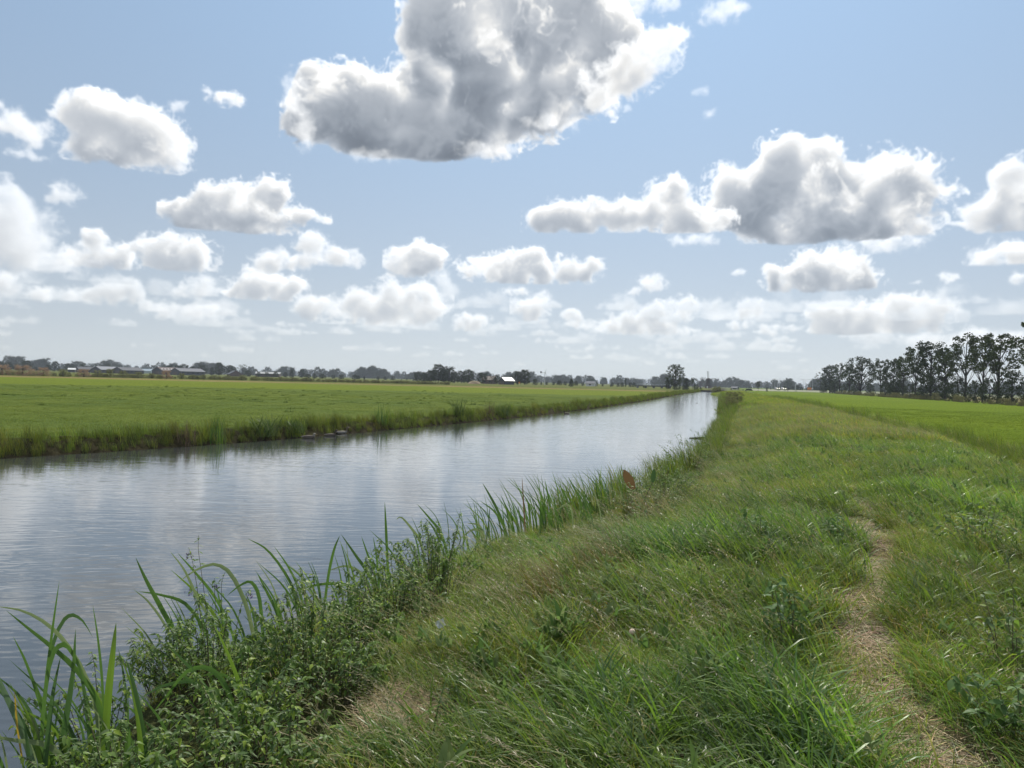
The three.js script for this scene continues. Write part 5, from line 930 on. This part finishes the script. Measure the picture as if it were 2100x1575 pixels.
{
  const r = rng(91);
  TREES.forEach(([kind, x, z, h, w, label, group], i) => {
    const K = KINDS[kind], [tg, cg] = K[i % K.length], low = kind === 'shrub' || kind.startsWith('hedge');
    const o = thing(low ? 'shrub' : 'tree', label, low ? 'shrub' : 'tree', [x, height(x, z) - 0.05, z], r() * 6.283, group);
    const up = kind.startsWith('hedge') ? 1.22 : 1; o.scale.set(h * w, h * up, h * w);
    add(mesh(tg, barkMat), 'trunk', o);
    add(mesh(cg, kind === 'hedge_red' ? leafMats.red : kind === 'hedge_olive' ? leafMats.olive : kind === 'open' || kind === 'tall' || kind === 'sparse' ? leafMats.light : leafMats.tree), 'crown', o);
  });
  // shrubs on the outer bend of the near bank
  [[18.6, -63.5, 1.0, 'dark shrub on the near bank, closest of those at the bend'], [19.9, -68.5, 1.15, 'second dark shrub on the near bank at the bend'], [24.2, -80, 1.0, 'low shrub at the water edge beyond the bend'], [28.8, -95, 1.2, 'farther dark shrub jutting into the water'], [33.5, -114, 1.2, 'small far shrub at the water edge'], [56.5, -203, 1.9, 'round dark shrub at the farthest visible point of the near bank'], [59, -214, 1.7, 'low shrub right behind the farthest round one on the near bank']].forEach(([x, z, h, label], i) => {
    const [tg, cg] = KINDS.shrub[i % 3], o = thing('bank_shrub', label, 'shrub', [x + 0.5, Math.max(height(x + 0.5, z), WATER), z], i * 1.3, 'shrubs along the near bank');
    o.scale.set(h * 1.5, h, h * 1.5); add(mesh(tg, barkMat), 'trunk', o); add(mesh(cg, leafMats.olive), 'crown', o);
  });
  // a scrubby hedge that closes the left field and runs on to the grove, too fine to count
  const scrub = [];
  for (let i = 0; i < 520; i++) { const t = r(), x = lerp(-136, -22, t) + (r() - 0.5) * 3, z = lerp(-187, -262, t) - 6 * r(), k = 0.8 + 0.4 * r(); scrub.push([x, height(x, z) - 0.05, z, 0.55 + 0.6 * r(), r() * 6.283, k, k, k]); }
  scatter('hedge_scrub', 'low tangled scrub along the far edge of the left field', 'scrub', [KINDS.hedge_red[0][1], KINDS.hedge_red[1][1]], scrub, leafMats.olive);
  const brush = []; for (let i = 0; i < 150; i++) { const t = r(), x = lerp(84, 146, t) + 2 * r(), z = lerp(-118, -330, t), k = 0.7 + 0.4 * r(); brush.push([x, height(x, z) - 0.1, z, 0.5 + 1.6 * r() * r(), r() * 6.283, k, k * 0.95, k * 0.9]); }
  scatter('bramble_scrub', 'brambles and dead brush along the foot of the tree row', 'scrub', [KINDS.hedge_red[0][1], KINDS.hedge_red[1][1]], brush, leafMats.olive);
  // woods on the horizon, a single mass each way
  const wood = [];
  for (let i = 0; i < 1500; i++) { const az = (-44 + 88 * r()) * DEG, R = 1100 + 1500 * r() * r(), x = Math.sin(az) * R, z = -Math.cos(az) * R, m = n2(az * 40, R / 400, 1, 3); if (m < -0.12) continue; wood.push([x, -1, z, 7 + 7 * r() + 10 * m, r() * 6.283, 1, 1, 1]); }
  scatter('distant_wood', 'hazy belt of far woods along the horizon', 'wood', KINDS.round.map((k) => k[1]), wood, leafMats.tree);
}
scene.fog = new THREE.FogExp2(new THREE.Color().setRGB(0.80, 0.88, 1.0), 0.00020);

// ---------------------------------------------------------------- farms, mills, road and lamps in the distance
const plain = (r, g, b, o = {}) => { const m = new THREE.MeshStandardMaterial({ roughness: 0.8, ...o }); m.color.setRGB(r, g, b); return m; };
const MAT = { dark: plain(0.055, 0.055, 0.06), timber: plain(0.10, 0.075, 0.055), grey: plain(0.13, 0.135, 0.15), slate: plain(0.075, 0.08, 0.09), tile: plain(0.11, 0.08, 0.07), white: plain(0.72, 0.72, 0.70), zinc: plain(0.36, 0.37, 0.38, { roughness: 0.5 }), brick: plain(0.12, 0.08, 0.065), glass: new THREE.MeshPhysicalMaterial({ color: 0xdfe8ea, roughness: 0.15, transmission: 0.6, thickness: 0 }), thatch: plain(0.06, 0.055, 0.05), steel: plain(0.45, 0.46, 0.47, { roughness: 0.5 }), asphalt: plain(0.055, 0.055, 0.058), orange: plain(0.75, 0.25, 0.04), sand: plain(0.42, 0.30, 0.18), pane: plain(0.03, 0.035, 0.04, { roughness: 0.15 }) };
const box = (w, h, d, x = 0, y = 0, z = 0) => { const g = new THREE.BoxGeometry(w, h, d); g.translate(x, y, z); return g; };
function prism(pts, depth, z0) { const s = new THREE.Shape(pts.map((p) => new THREE.Vector2(...p))), g = new THREE.ExtrudeGeometry(s, { depth, bevelEnabled: false }); g.translate(0, 0, z0); return g; }
function barn(name, label, [x, z], turn, { w, l, eave, ridge, wall, roof, doors = 1, windows = 0, skylights = 0 }) {   // gable towards local +z
  const o = thing(name, label, 'building', [x, height(x, z) - 0.1, z], turn, 'farm buildings on the skyline'), hw = w / 2;
  add(mesh(prism([[-hw, 0], [hw, 0], [hw, eave], [0, ridge], [-hw, eave]], l, -l / 2), wall), 'wall', o);
  const rise = Math.atan2(ridge - eave, hw), slope = Math.hypot(hw, ridge - eave) + 0.45, rf = new THREE.Group();
  for (const s of [-1, 1]) { const p = box(slope, 0.16, l + 0.8, 0, 0.1, 0), m = mesh(p, roof); m.position.set(s * (slope / 2 - 0.06) * Math.cos(rise), ridge - (slope / 2 - 0.06) * Math.sin(rise) + 0.05, 0); m.rotation.z = -s * rise; add(m, 'roof_slope', rf); for (let k = 0; k < skylights; k++) add(mesh(box(1.0, 0.06, 0.9, 0, 0.22, -l / 2 + (k + 0.5) * l / skylights), MAT.white), 'skylight', m); }
  const cap = mesh(box(0.4, 0.14, l + 0.85, 0, ridge + 0.17, 0), roof); add(cap, 'ridge_cap', rf); add(rf, 'roof', o);
  for (let k = 0; k < doors; k++) add(mesh(box(w * 0.3, eave * 0.82, 0.08, (k - (doors - 1) / 2) * w * 0.4, eave * 0.41, l / 2 + 0.045), MAT.timber), 'door', o);
  for (let k = 0; k < windows; k++) for (const s of [-1, 1]) add(mesh(box(0.08, 0.7, 1.1, s * (hw + 0.045), eave * 0.62, -l / 2 + (k + 0.5) * l / windows), MAT.pane), 'window', o);
  return o;
}
const face = (x, z, off) => Math.atan2(-x, -z) + off;        // turn that shows the gable towards the viewer, off by some angle
{
  barn('barn', 'long grey barn with a slate roof left of the dark farm trees', [-224, -505], face(-224, -505, -1.05), { w: 13, l: 18, eave: 2.6, ridge: 4.7, wall: MAT.slate, roof: MAT.grey, windows: 5 });
  barn('barn', 'brown roofed barn with rows of skylights left of the long grey barn', [-243, -515], face(-243, -515, -0.95), { w: 12, l: 15, eave: 2.7, ridge: 5.1, wall: MAT.dark, roof: MAT.tile, skylights: 6 });
  barn('barn', 'dark barn with a ribbed roof right of the see through tree', [-268, -510], face(-268, -510, -0.95), { w: 12, l: 16, eave: 2.3, ridge: 4.4, wall: MAT.dark, roof: MAT.slate, windows: 6 });
  barn('barn', 'barn with a light grey roof behind the bushes on the left', [-290, -522], face(-290, -522, -0.95), { w: 11, l: 15, eave: 2.4, ridge: 4.6, wall: MAT.dark, roof: plain(0.22, 0.23, 0.25), windows: 4 });
  barn('barn', 'low dark barn between the white shed and the light roofed barn', [-309, -530], face(-309, -530, -1.2), { w: 8, l: 12, eave: 2.2, ridge: 4.1, wall: MAT.dark, roof: MAT.slate, windows: 3 });
  barn('shed', 'small shed with a bright white roof on the left skyline', [-304, -505], face(-304, -505, 1.5), { w: 5, l: 4, eave: 1.9, ridge: 2.9, wall: MAT.dark, roof: MAT.white });
  barn('cottage', 'small dark gable roofed cottage under the airy crowned tree', [-201, -530], face(-201, -530, 0.2), { w: 9, l: 9, eave: 1.6, ridge: 4.2, wall: MAT.brick, roof: MAT.slate, windows: 2 });
  barn('long_shed', 'long low building with a white roof right of the cottage', [-190, -570], face(-190, -570, 1.4), { w: 7, l: 18, eave: 2.6, ridge: 3.9, wall: MAT.timber, roof: plain(0.42, 0.42, 0.41), windows: 6 });
  barn('greenhouse', 'pale greenhouse between two barns on the left skyline', [-340, -690], face(-340, -690, 1.45), { w: 9, l: 16, eave: 2.4, ridge: 4.3, wall: MAT.glass, roof: MAT.glass, doors: 0 });
  barn('open_barn', 'open sided barn with a shining white roof by the grove', [-3.0, -378], face(-3, -378, -1.0), { w: 6.5, l: 5.5, eave: 2.0, ridge: 3.8, wall: MAT.dark, roof: MAT.zinc, doors: 2 });
  barn('farmhouse', 'farmhouse with a pale brown roof behind the thin tree', [-12.4, -402], face(-12.4, -402, 1.2), { w: 7, l: 6, eave: 2.2, ridge: 4.2, wall: MAT.brick, roof: plain(0.28, 0.23, 0.19), windows: 2 });
  barn('white_cottage', 'tiny white cottage between the slim upright trees', [46.5, -430], face(46.5, -430, 1.3), { w: 5, l: 5, eave: 1.6, ridge: 3, wall: MAT.white, roof: MAT.grey, windows: 1 });
  barn('white_cottage', 'tiny white walled shed behind the pollards', [131, -430], face(131, -430, 1.3), { w: 3, l: 3, eave: 0.9, ridge: 1.7, wall: MAT.white, roof: MAT.grey, windows: 1 });

  // heap of sand before the grove
  { const g = new THREE.SphereGeometry(1, 20, 8, 0, 6.2832, 0, 1.5708), p = g.attributes.position; for (let i = 0; i < p.count; i++) { const k = 1 + 0.35 * noise3(p.getX(i) * 1.3, p.getY(i), p.getZ(i) * 1.3 + 4); p.setXYZ(i, p.getX(i) * 3.4 * k, Math.pow(Math.max(0, p.getY(i)), 1.3) * 1.5 * k, p.getZ(i) * 2 * k); } g.computeVertexNormals(); const o = mesh(g, MAT.sand); o.position.set(-19, height(-19, -365) - 0.1, -365); tag(add(o, 'sand_heap'), 'heap of pale sand before the central grove', 'heap'); }

  // little farm turbine with a tail vane
  { const o = thing('wind_turbine', 'little three bladed turbine with a dark tail vane right of the big dark tree', 'turbine', [19.2, height(19, -430), -430]);
    add(mesh(new THREE.CylinderGeometry(0.13, 0.22, 7.2, 8).translate(0, 3.6, 0), MAT.steel), 'mast', o);
    const hub = V3(0.1, 7.3, 0); add(mesh(new THREE.SphereGeometry(0.32, 10, 8).translate(hub.x, hub.y, 0.3), MAT.steel), 'hub', o);
    for (const a of [18, 152, 268]) { const b = mesh(new THREE.CylinderGeometry(0.05, 0.16, 2.9, 6).translate(0, 1.45, 0), MAT.white); b.scale.z = 0.35; b.position.set(hub.x, hub.y, 0.5); b.rotation.z = -a * DEG; add(b, 'blade', o); }
    add(mesh(new THREE.CylinderGeometry(0.05, 0.05, 2.2, 6).rotateZ(Math.PI / 2).translate(-1.1, 7.3, -0.4), MAT.steel), 'tail_boom', o); add(mesh(new THREE.CylinderGeometry(0.55, 0.55, 0.06, 14).rotateX(Math.PI / 2).translate(-2.3, 7.5, -0.4), MAT.dark), 'tail_vane', o); }
  { const o = thing('mast', 'thin grey mast beside the white roofed barn', 'mast', [0.9, height(1, -385), -385]); add(mesh(new THREE.CylinderGeometry(0.06, 0.12, 6.6, 6).translate(0, 3.3, 0), MAT.steel), 'pole', o); add(mesh(box(0.9, 0.08, 0.08, 0, 6.2, 0), MAT.steel), 'crossbar', o); }
  { const o = thing('road_sign', 'small orange sign before the big dark farm tree', 'sign', [3.6, height(4, -360), -360]); add(mesh(box(0.1, 1.0, 0.1, 0, 0.5, 0), MAT.steel), 'post', o); add(mesh(box(0.7, 0.7, 0.06, 0, 1.2, 0.06), MAT.orange), 'panel', o); }

  // the two windmills
  function mill(label, [x, z], s, turn, armTurn) {
    const o = thing('windmill', label, 'windmill', [x, -0.3, z], turn, 'windmills at the end of the canal'); o.scale.setScalar(s);
    add(mesh(new THREE.CylinderGeometry(3.4, 3.7, 1.6, 8).translate(0, 0.8, 0), MAT.brick), 'base', o);
    const body = mesh(new THREE.CylinderGeometry(1.9, 3.3, 6.4, 8).translate(0, 4.8, 0), MAT.thatch); add(body, 'body', o); add(mesh(box(0.8, 0.9, 0.2, 0, 5.2, 2.72), MAT.pane), 'window', body); add(mesh(box(1.0, 1.9, 0.2, 0, 1, 3.55), MAT.white), 'door', o);
    const cp = new THREE.SphereGeometry(2.15, 14, 8, 0, 6.2832, 0, 1.5708); cp.scale(1, 0.95, 1.15); cp.translate(0, 8.0, 0); add(mesh(cp, MAT.thatch), 'cap', o);
    for (const k of [-1, 1]) { const A = arr(); tube(A, [V3(k * 1.1, 8.3, -2), V3(k * 0.7, 4, -5), V3(k * 0.2, 0.4, -7.4)], 0.16, 0.16, 5); add(mesh(geo(A), MAT.timber), 'tail_pole', o); }
    const sw = new THREE.Group(); sw.position.set(0, 8.9, 2.9); sw.rotation.z = armTurn; add(sw, 'sails', o);
    for (let k = 0; k < 4; k++) {
      const arm = mesh(box(0.24, 7.6, 0.24, 0, 3.8, 0), MAT.timber); arm.rotation.z = k * Math.PI / 2; add(arm, 'sail_arm', sw);
      const L = []; for (let q = 0; q < 14; q++) L.push(box(1.5, 0.09, 0.08, 0.85, 1.4 + q * 0.46, 0.12)); for (const xx of [0.5, 1.0, 1.55]) L.push(box(0.08, 6.2, 0.06, xx, 4.4, 0.2)); add(mesh(mergeGeometries(L), MAT.timber), 'lattice', arm);
    }
  }
  mill('larger thatched windmill with lattice sails right of the canal end', [161, -600], 0.85, -0.5, 0.09);
  mill('smaller far windmill left of the larger one', [219, -850], 0.75, 0.35, 0.0);

  // low bridge and jetty
  { const o = thing('low_bridge', 'low dark bridge left of the tall oval tree', 'bridge', [76, -0.6, -392], 0.15); add(mesh(box(19, 0.55, 3, 0, 1.35, 0), MAT.dark), 'deck', o); for (const x of [-9, -4.5, 0, 4.5, 9]) add(mesh(box(0.5, 1.3, 2.4, x, 0.55, 0), MAT.slate), 'pier', o); add(mesh(box(19, 0.12, 0.1, 0, 2.4, 1.4), MAT.steel), 'railing', o); for (let k = 0; k < 8; k++) add(mesh(box(0.09, 0.75, 0.09, -8.7 + k * 2.49, 1.98, 1.4), MAT.steel), 'railing_post', o); }
  { const o = thing('jetty', 'dark low timber dam across the far end of the canal', 'dam', [79, WATER - 0.2, -296], 0.1); for (let k = 0; k < 26; k++) add(mesh(box(0.56, 0.62 + 0.08 * ((k * 7) % 3), 0.25, -7.5 + k * 0.6, 0.3, 0), MAT.dark), 'plank', o); add(mesh(box(16, 0.14, 0.5, 0, 0.72, 0), MAT.timber), 'cap_beam', o); }

  // raised road with traffic and lamps at the right
  { const P = [], I = [], n = 40; for (let i = 0; i <= n; i++) { const x = lerp(140, 330, i / n), z = -432 + 0.12 * (x - 140), h = 0.55; for (const [dz, y] of [[7.5, -0.5], [4.2, h], [-4.2, h], [-7.5, -0.5]]) P.push(x, y, z + dz); if (i) for (let k = 0; k < 3; k++) { const a = (i - 1) * 4 + k; I.push(a, a + 4, a + 1, a + 1, a + 4, a + 5); } }
    tag(add(mesh(geo({ P, C: [], I }), plain(0.13, 0.14, 0.06, { map: null })), 'road_bank'), 'grassy bank of the raised road at the right', 'road', null, 'structure');
    const g = new THREE.PlaneGeometry(190, 7.4); g.rotateX(-Math.PI / 2); const rd = mesh(g, MAT.asphalt); rd.position.set(235, 0.58, -432 + 0.12 * 95); rd.rotation.y = -Math.atan(0.12); tag(add(rd, 'road'), 'asphalt road on the raised bank', 'road', null, 'structure'); }
  const lampGeo = (() => { const A = arr(); tube(A, [V3(0, 0, 0), V3(0, 6.6, 0), V3(0.12, 7.15, 0), V3(0.6, 7.4, 0), V3(1.5, 7.45, 0)], 0.10, 0.06, 6); return geo(A); })();
  [[159.2, 448, 1, 'first road lamp from the left, before the wood'], [166.0, 462, 1, 'second road lamp from the left, shorter'], [162.6, 448, 1, 'third road lamp from the left'], [163.1, 446, 1, 'fourth road lamp from the left, beside the spreading tree'], [180.2, 452, -1, 'road lamp left in the pair near the orange truck, arm to the left'], [178.8, 446, -1, 'tallest road lamp left of the orange truck'], [181.8, 446, -1, 'road lamp just right of the orange truck'], [180.8, 440, -1, 'road lamp nearest to the tree row']].forEach(([x, d, s, label]) => {
    const o = thing('road_lamp', label, 'road lamp', [x, -0.4, -d], s < 0 ? Math.PI : 0, 'lamps along the road'); add(mesh(lampGeo, MAT.steel), 'pole', o); add(mesh(box(0.7, 0.14, 0.28, 1.8, 7.42, 0), MAT.grey), 'lamp_head', o); });
  function car(label, [x, z], paint) {
    const o = thing('car', label, 'car', [x, 0.6, z], 0, 'cars on the road'), prof = [[-0.86, 0.3], [0.86, 0.3], [0.9, 0.8], [0.7, 0.92], [0.6, 1.42], [-0.6, 1.42], [-0.7, 0.92], [-0.9, 0.8]];
    add(mesh(prism(prof, 3.9, -1.95), paint), 'body', o); add(mesh(box(1.25, 0.42, 0.06, 0, 1.13, 1.98), MAT.pane), 'windscreen', o);
    const lm = new THREE.MeshStandardMaterial({ emissive: 0xfff4dc, emissiveIntensity: 3.5, color: 0xffffff });  // glow added at the headlights to stand in for sun glint
    for (const s of [-1, 1]) { add(mesh(new THREE.SphereGeometry(0.24, 10, 8).scale(1, 0.8, 0.4).translate(s * 0.62, 0.66, 1.97), lm), 'headlight_glint', o); }
    for (const s of [-1, 1]) for (const q of [-1, 1]) { const w = mesh(new THREE.CylinderGeometry(0.32, 0.32, 0.2, 14).rotateZ(Math.PI / 2).translate(s * 0.82, 0.32, q * 1.2), MAT.dark); add(w, 'wheel', o); add(mesh(new THREE.CylinderGeometry(0.17, 0.17, 0.22, 10).rotateZ(Math.PI / 2).translate(s * 0.82, 0.32, q * 1.2), MAT.steel), 'rim', w); }
  }
  car('left car with bright sun glints at the headlights on the far road', [155.3, -428.5], plain(0.5, 0.5, 0.52, { roughness: 0.3 }));
  car('right car with bright sun glints at the headlights on the far road', [158.9, -428.2], plain(0.75, 0.72, 0.7, { roughness: 0.3 }));
  { const o = thing('lorry', 'small orange lorry on the road left of the tree row', 'lorry', [174.5, 0.6, -428], 1.5); add(mesh(box(1.8, 1.3, 1.8, 0, 1.0, -0.4), MAT.orange), 'cargo_box', o); add(mesh(box(1.6, 1.2, 0.9, 0, 0.9, 1.0), MAT.white), 'cab', o); for (const s of [-1, 1]) for (const q of [-0.9, 1.0]) add(mesh(new THREE.CylinderGeometry(0.32, 0.32, 0.22, 14).rotateZ(Math.PI / 2).translate(s * 0.75, 0.32, q), MAT.dark), 'wheel', o); }
  { const o = thing('guard_wall', 'short white concrete wall by the road at the left end of the tree row', 'wall', [176.6, -0.3, -424], 0.1); for (let k = 0; k < 4; k++) add(mesh(box(1.05, 0.75, 0.3, -1.65 + k * 1.1, 0.4, 0), MAT.white), 'panel', o); }
  { const o = thing('marker_post', 'pale upright post on the road bank right of the spreading tree', 'post', [165, 0, -426]); add(mesh(box(0.45, 3.6, 0.3, 0, 1.6, 0), plain(0.4, 0.42, 0.43)), 'post', o); add(mesh(box(0.6, 0.12, 0.42, 0, 3.46, 0), MAT.steel), 'cap', o); }
}

// ---------------------------------------------------------------- waterfowl and small things nearby
function waterBird(name, label, [x, z], turn, s, { back, flank, headC, bill, headUp = 0.16, headFwd = 0.2, rump }) {   // one skin from tail to bill
  const sp = [[-0.30, 0.075, 0.004], [-0.25, 0.07, 0.03], [-0.16, 0.055, 0.075], [-0.03, 0.05, 0.098], [0.10, 0.055, 0.085], [0.165, 0.085, 0.055], [0.175, 0.11 + headUp * 0.2, 0.034], [headFwd - 0.01, 0.1 + headUp * 0.65, 0.03], [headFwd, 0.1 + headUp, 0.038], [headFwd + 0.035, 0.115 + headUp, 0.036], [headFwd + 0.062, 0.105 + headUp, 0.02], [headFwd + 0.085, 0.098 + headUp, 0.012], [headFwd + 0.115, 0.092 + headUp, 0.010], [headFwd + 0.125, 0.09 + headUp, 0.002]];
  const P = [], C = [], I = [], n = 12;
  sp.forEach(([a, b, r], i) => { const p = sp[Math.max(0, i - 1)], q = sp[Math.min(sp.length - 1, i + 1)], l = Math.hypot(q[0] - p[0], q[1] - p[1]), tx = (q[0] - p[0]) / l, ty = (q[1] - p[1]) / l; for (let k = 0; k < n; k++) { const t = k / n * 6.2832, u = Math.cos(t) * r * (i < 5 ? 0.82 : 1), v = Math.sin(t) * r; P.push(a - ty * u, b + tx * u, v); C.push(...(i >= 11 ? bill : i >= 6 ? headC : i < 2 ? rump : Math.cos(t) > 0.25 ? back : flank)); } if (i) for (let k = 0; k < n; k++) { const a0 = (i - 1) * n + k, b0 = (i - 1) * n + (k + 1) % n; I.push(a0, a0 + n, b0, b0, a0 + n, b0 + n); } });
  const o = mesh(geo({ P, C, I }), new THREE.MeshStandardMaterial({ vertexColors: true, roughness: 0.7, side: THREE.DoubleSide })); o.position.set(x, WATER - 0.015 * s, z); o.rotation.y = turn; o.scale.setScalar(s);
  return tag(add(o, name), label, 'duck', 'ducks on the canal');
}
const MALLARD = { back: [0.07, 0.055, 0.04], flank: [0.13, 0.105, 0.08], headC: [0.06, 0.045, 0.03], bill: [0.25, 0.16, 0.05], rump: [0.2, 0.18, 0.16] };
waterBird('duck', 'brown duck at the left of three by the opposite bank, head tucked low', [-7.55, -27.4], 0.1, 1.05, { ...MALLARD, headUp: 0.06, headFwd: 0.16, headC: [0.3, 0.27, 0.22] });
waterBird('duck', 'duck swimming in the middle of three by the opposite bank', [-7.05, -28.7], 0.15, 0.9, MALLARD);
waterBird('duck', 'pale duck furthest right of three by the opposite bank', [-6.95, -30.2], 0.3, 0.95, { ...MALLARD, back: [0.2, 0.18, 0.15], flank: [0.28, 0.26, 0.23], headC: [0.14, 0.11, 0.08] });
waterBird('duck', 'lone duck out on the open water', [4.1, -54.2], 2.9, 0.9, MALLARD);
waterBird('gull', 'left of two white birds far out on the canal', [23.2, -98], 0.4, 0.55, { back: [0.75, 0.75, 0.75], flank: [0.85, 0.85, 0.85], headC: [0.85, 0.85, 0.85], bill: [0.6, 0.4, 0.1], rump: [0.8, 0.8, 0.8] }).userData.category = 'gull';
waterBird('gull', 'right of two white birds far out on the canal', [24.6, -97], 2.8, 0.6, { back: [0.75, 0.75, 0.75], flank: [0.85, 0.85, 0.85], headC: [0.85, 0.85, 0.85], bill: [0.6, 0.4, 0.1], rump: [0.8, 0.8, 0.8] }).userData.category = 'gull';
{
  const lg = new THREE.CapsuleGeometry(0.045, 0.62, 6, 12), lp = lg.attributes.position; lg.rotateZ(Math.PI / 2);
  for (let i = 0; i < lp.count; i++) { const k = 1 + 0.35 * noise3(lp.getX(i) * 5, lp.getY(i) * 9, lp.getZ(i) * 9 + 2); lp.setXYZ(i, lp.getX(i), lp.getY(i) * k + 0.02 * Math.sin(lp.getX(i) * 5), lp.getZ(i) * k); } lg.computeVertexNormals();
  const o = mesh(lg, barkMat); o.position.set(8.3, WATER + 0.012, -32.6); o.rotation.y = 0.1; tag(add(o, 'floating_log'), 'dark log floating at the near water edge', 'log');
  // scrap of white plastic caught under the bush
  const g = new THREE.PlaneGeometry(0.06, 0.05, 8, 6), p = g.attributes.position; for (let i = 0; i < p.count; i++) p.setZ(i, 0.045 * noise3(p.getX(i) * 22, p.getY(i) * 22, 3) + 0.03 * noise3(p.getX(i) * 50, p.getY(i) * 50, 1)); g.computeVertexNormals();
  const s = mesh(g, plain(0.72, 0.75, 0.78, { side: THREE.DoubleSide, roughness: 0.5 })); s.position.set(-0.46, height(-0.46, -5.15) + 0.13, -5.15); s.rotation.set(-0.7, 0.2, 0.5); tag(add(s, 'plastic_scrap'), 'crumpled white scrap of plastic caught in the bush', 'plastic scrap');
  const m = thing('puffball', 'small pale mushroom in the grass of the slope', 'mushroom', [0.78, height(0.78, -4.5), -4.5]);
  add(mesh(new THREE.LatheGeometry([[0.001, 0.15], [0.012, 0.148], [0.018, 0.140], [0.02, 0.13], [0.016, 0.122], [0.006, 0.118]].map((q) => new THREE.Vector2(...q)), 14), plain(0.62, 0.48, 0.36)), 'cap', m); add(mesh(new THREE.CylinderGeometry(0.005, 0.007, 0.12, 8).translate(0, 0.06, 0), plain(0.5, 0.42, 0.3)), 'stalk', m);
}

renderer.render(scene, camera);
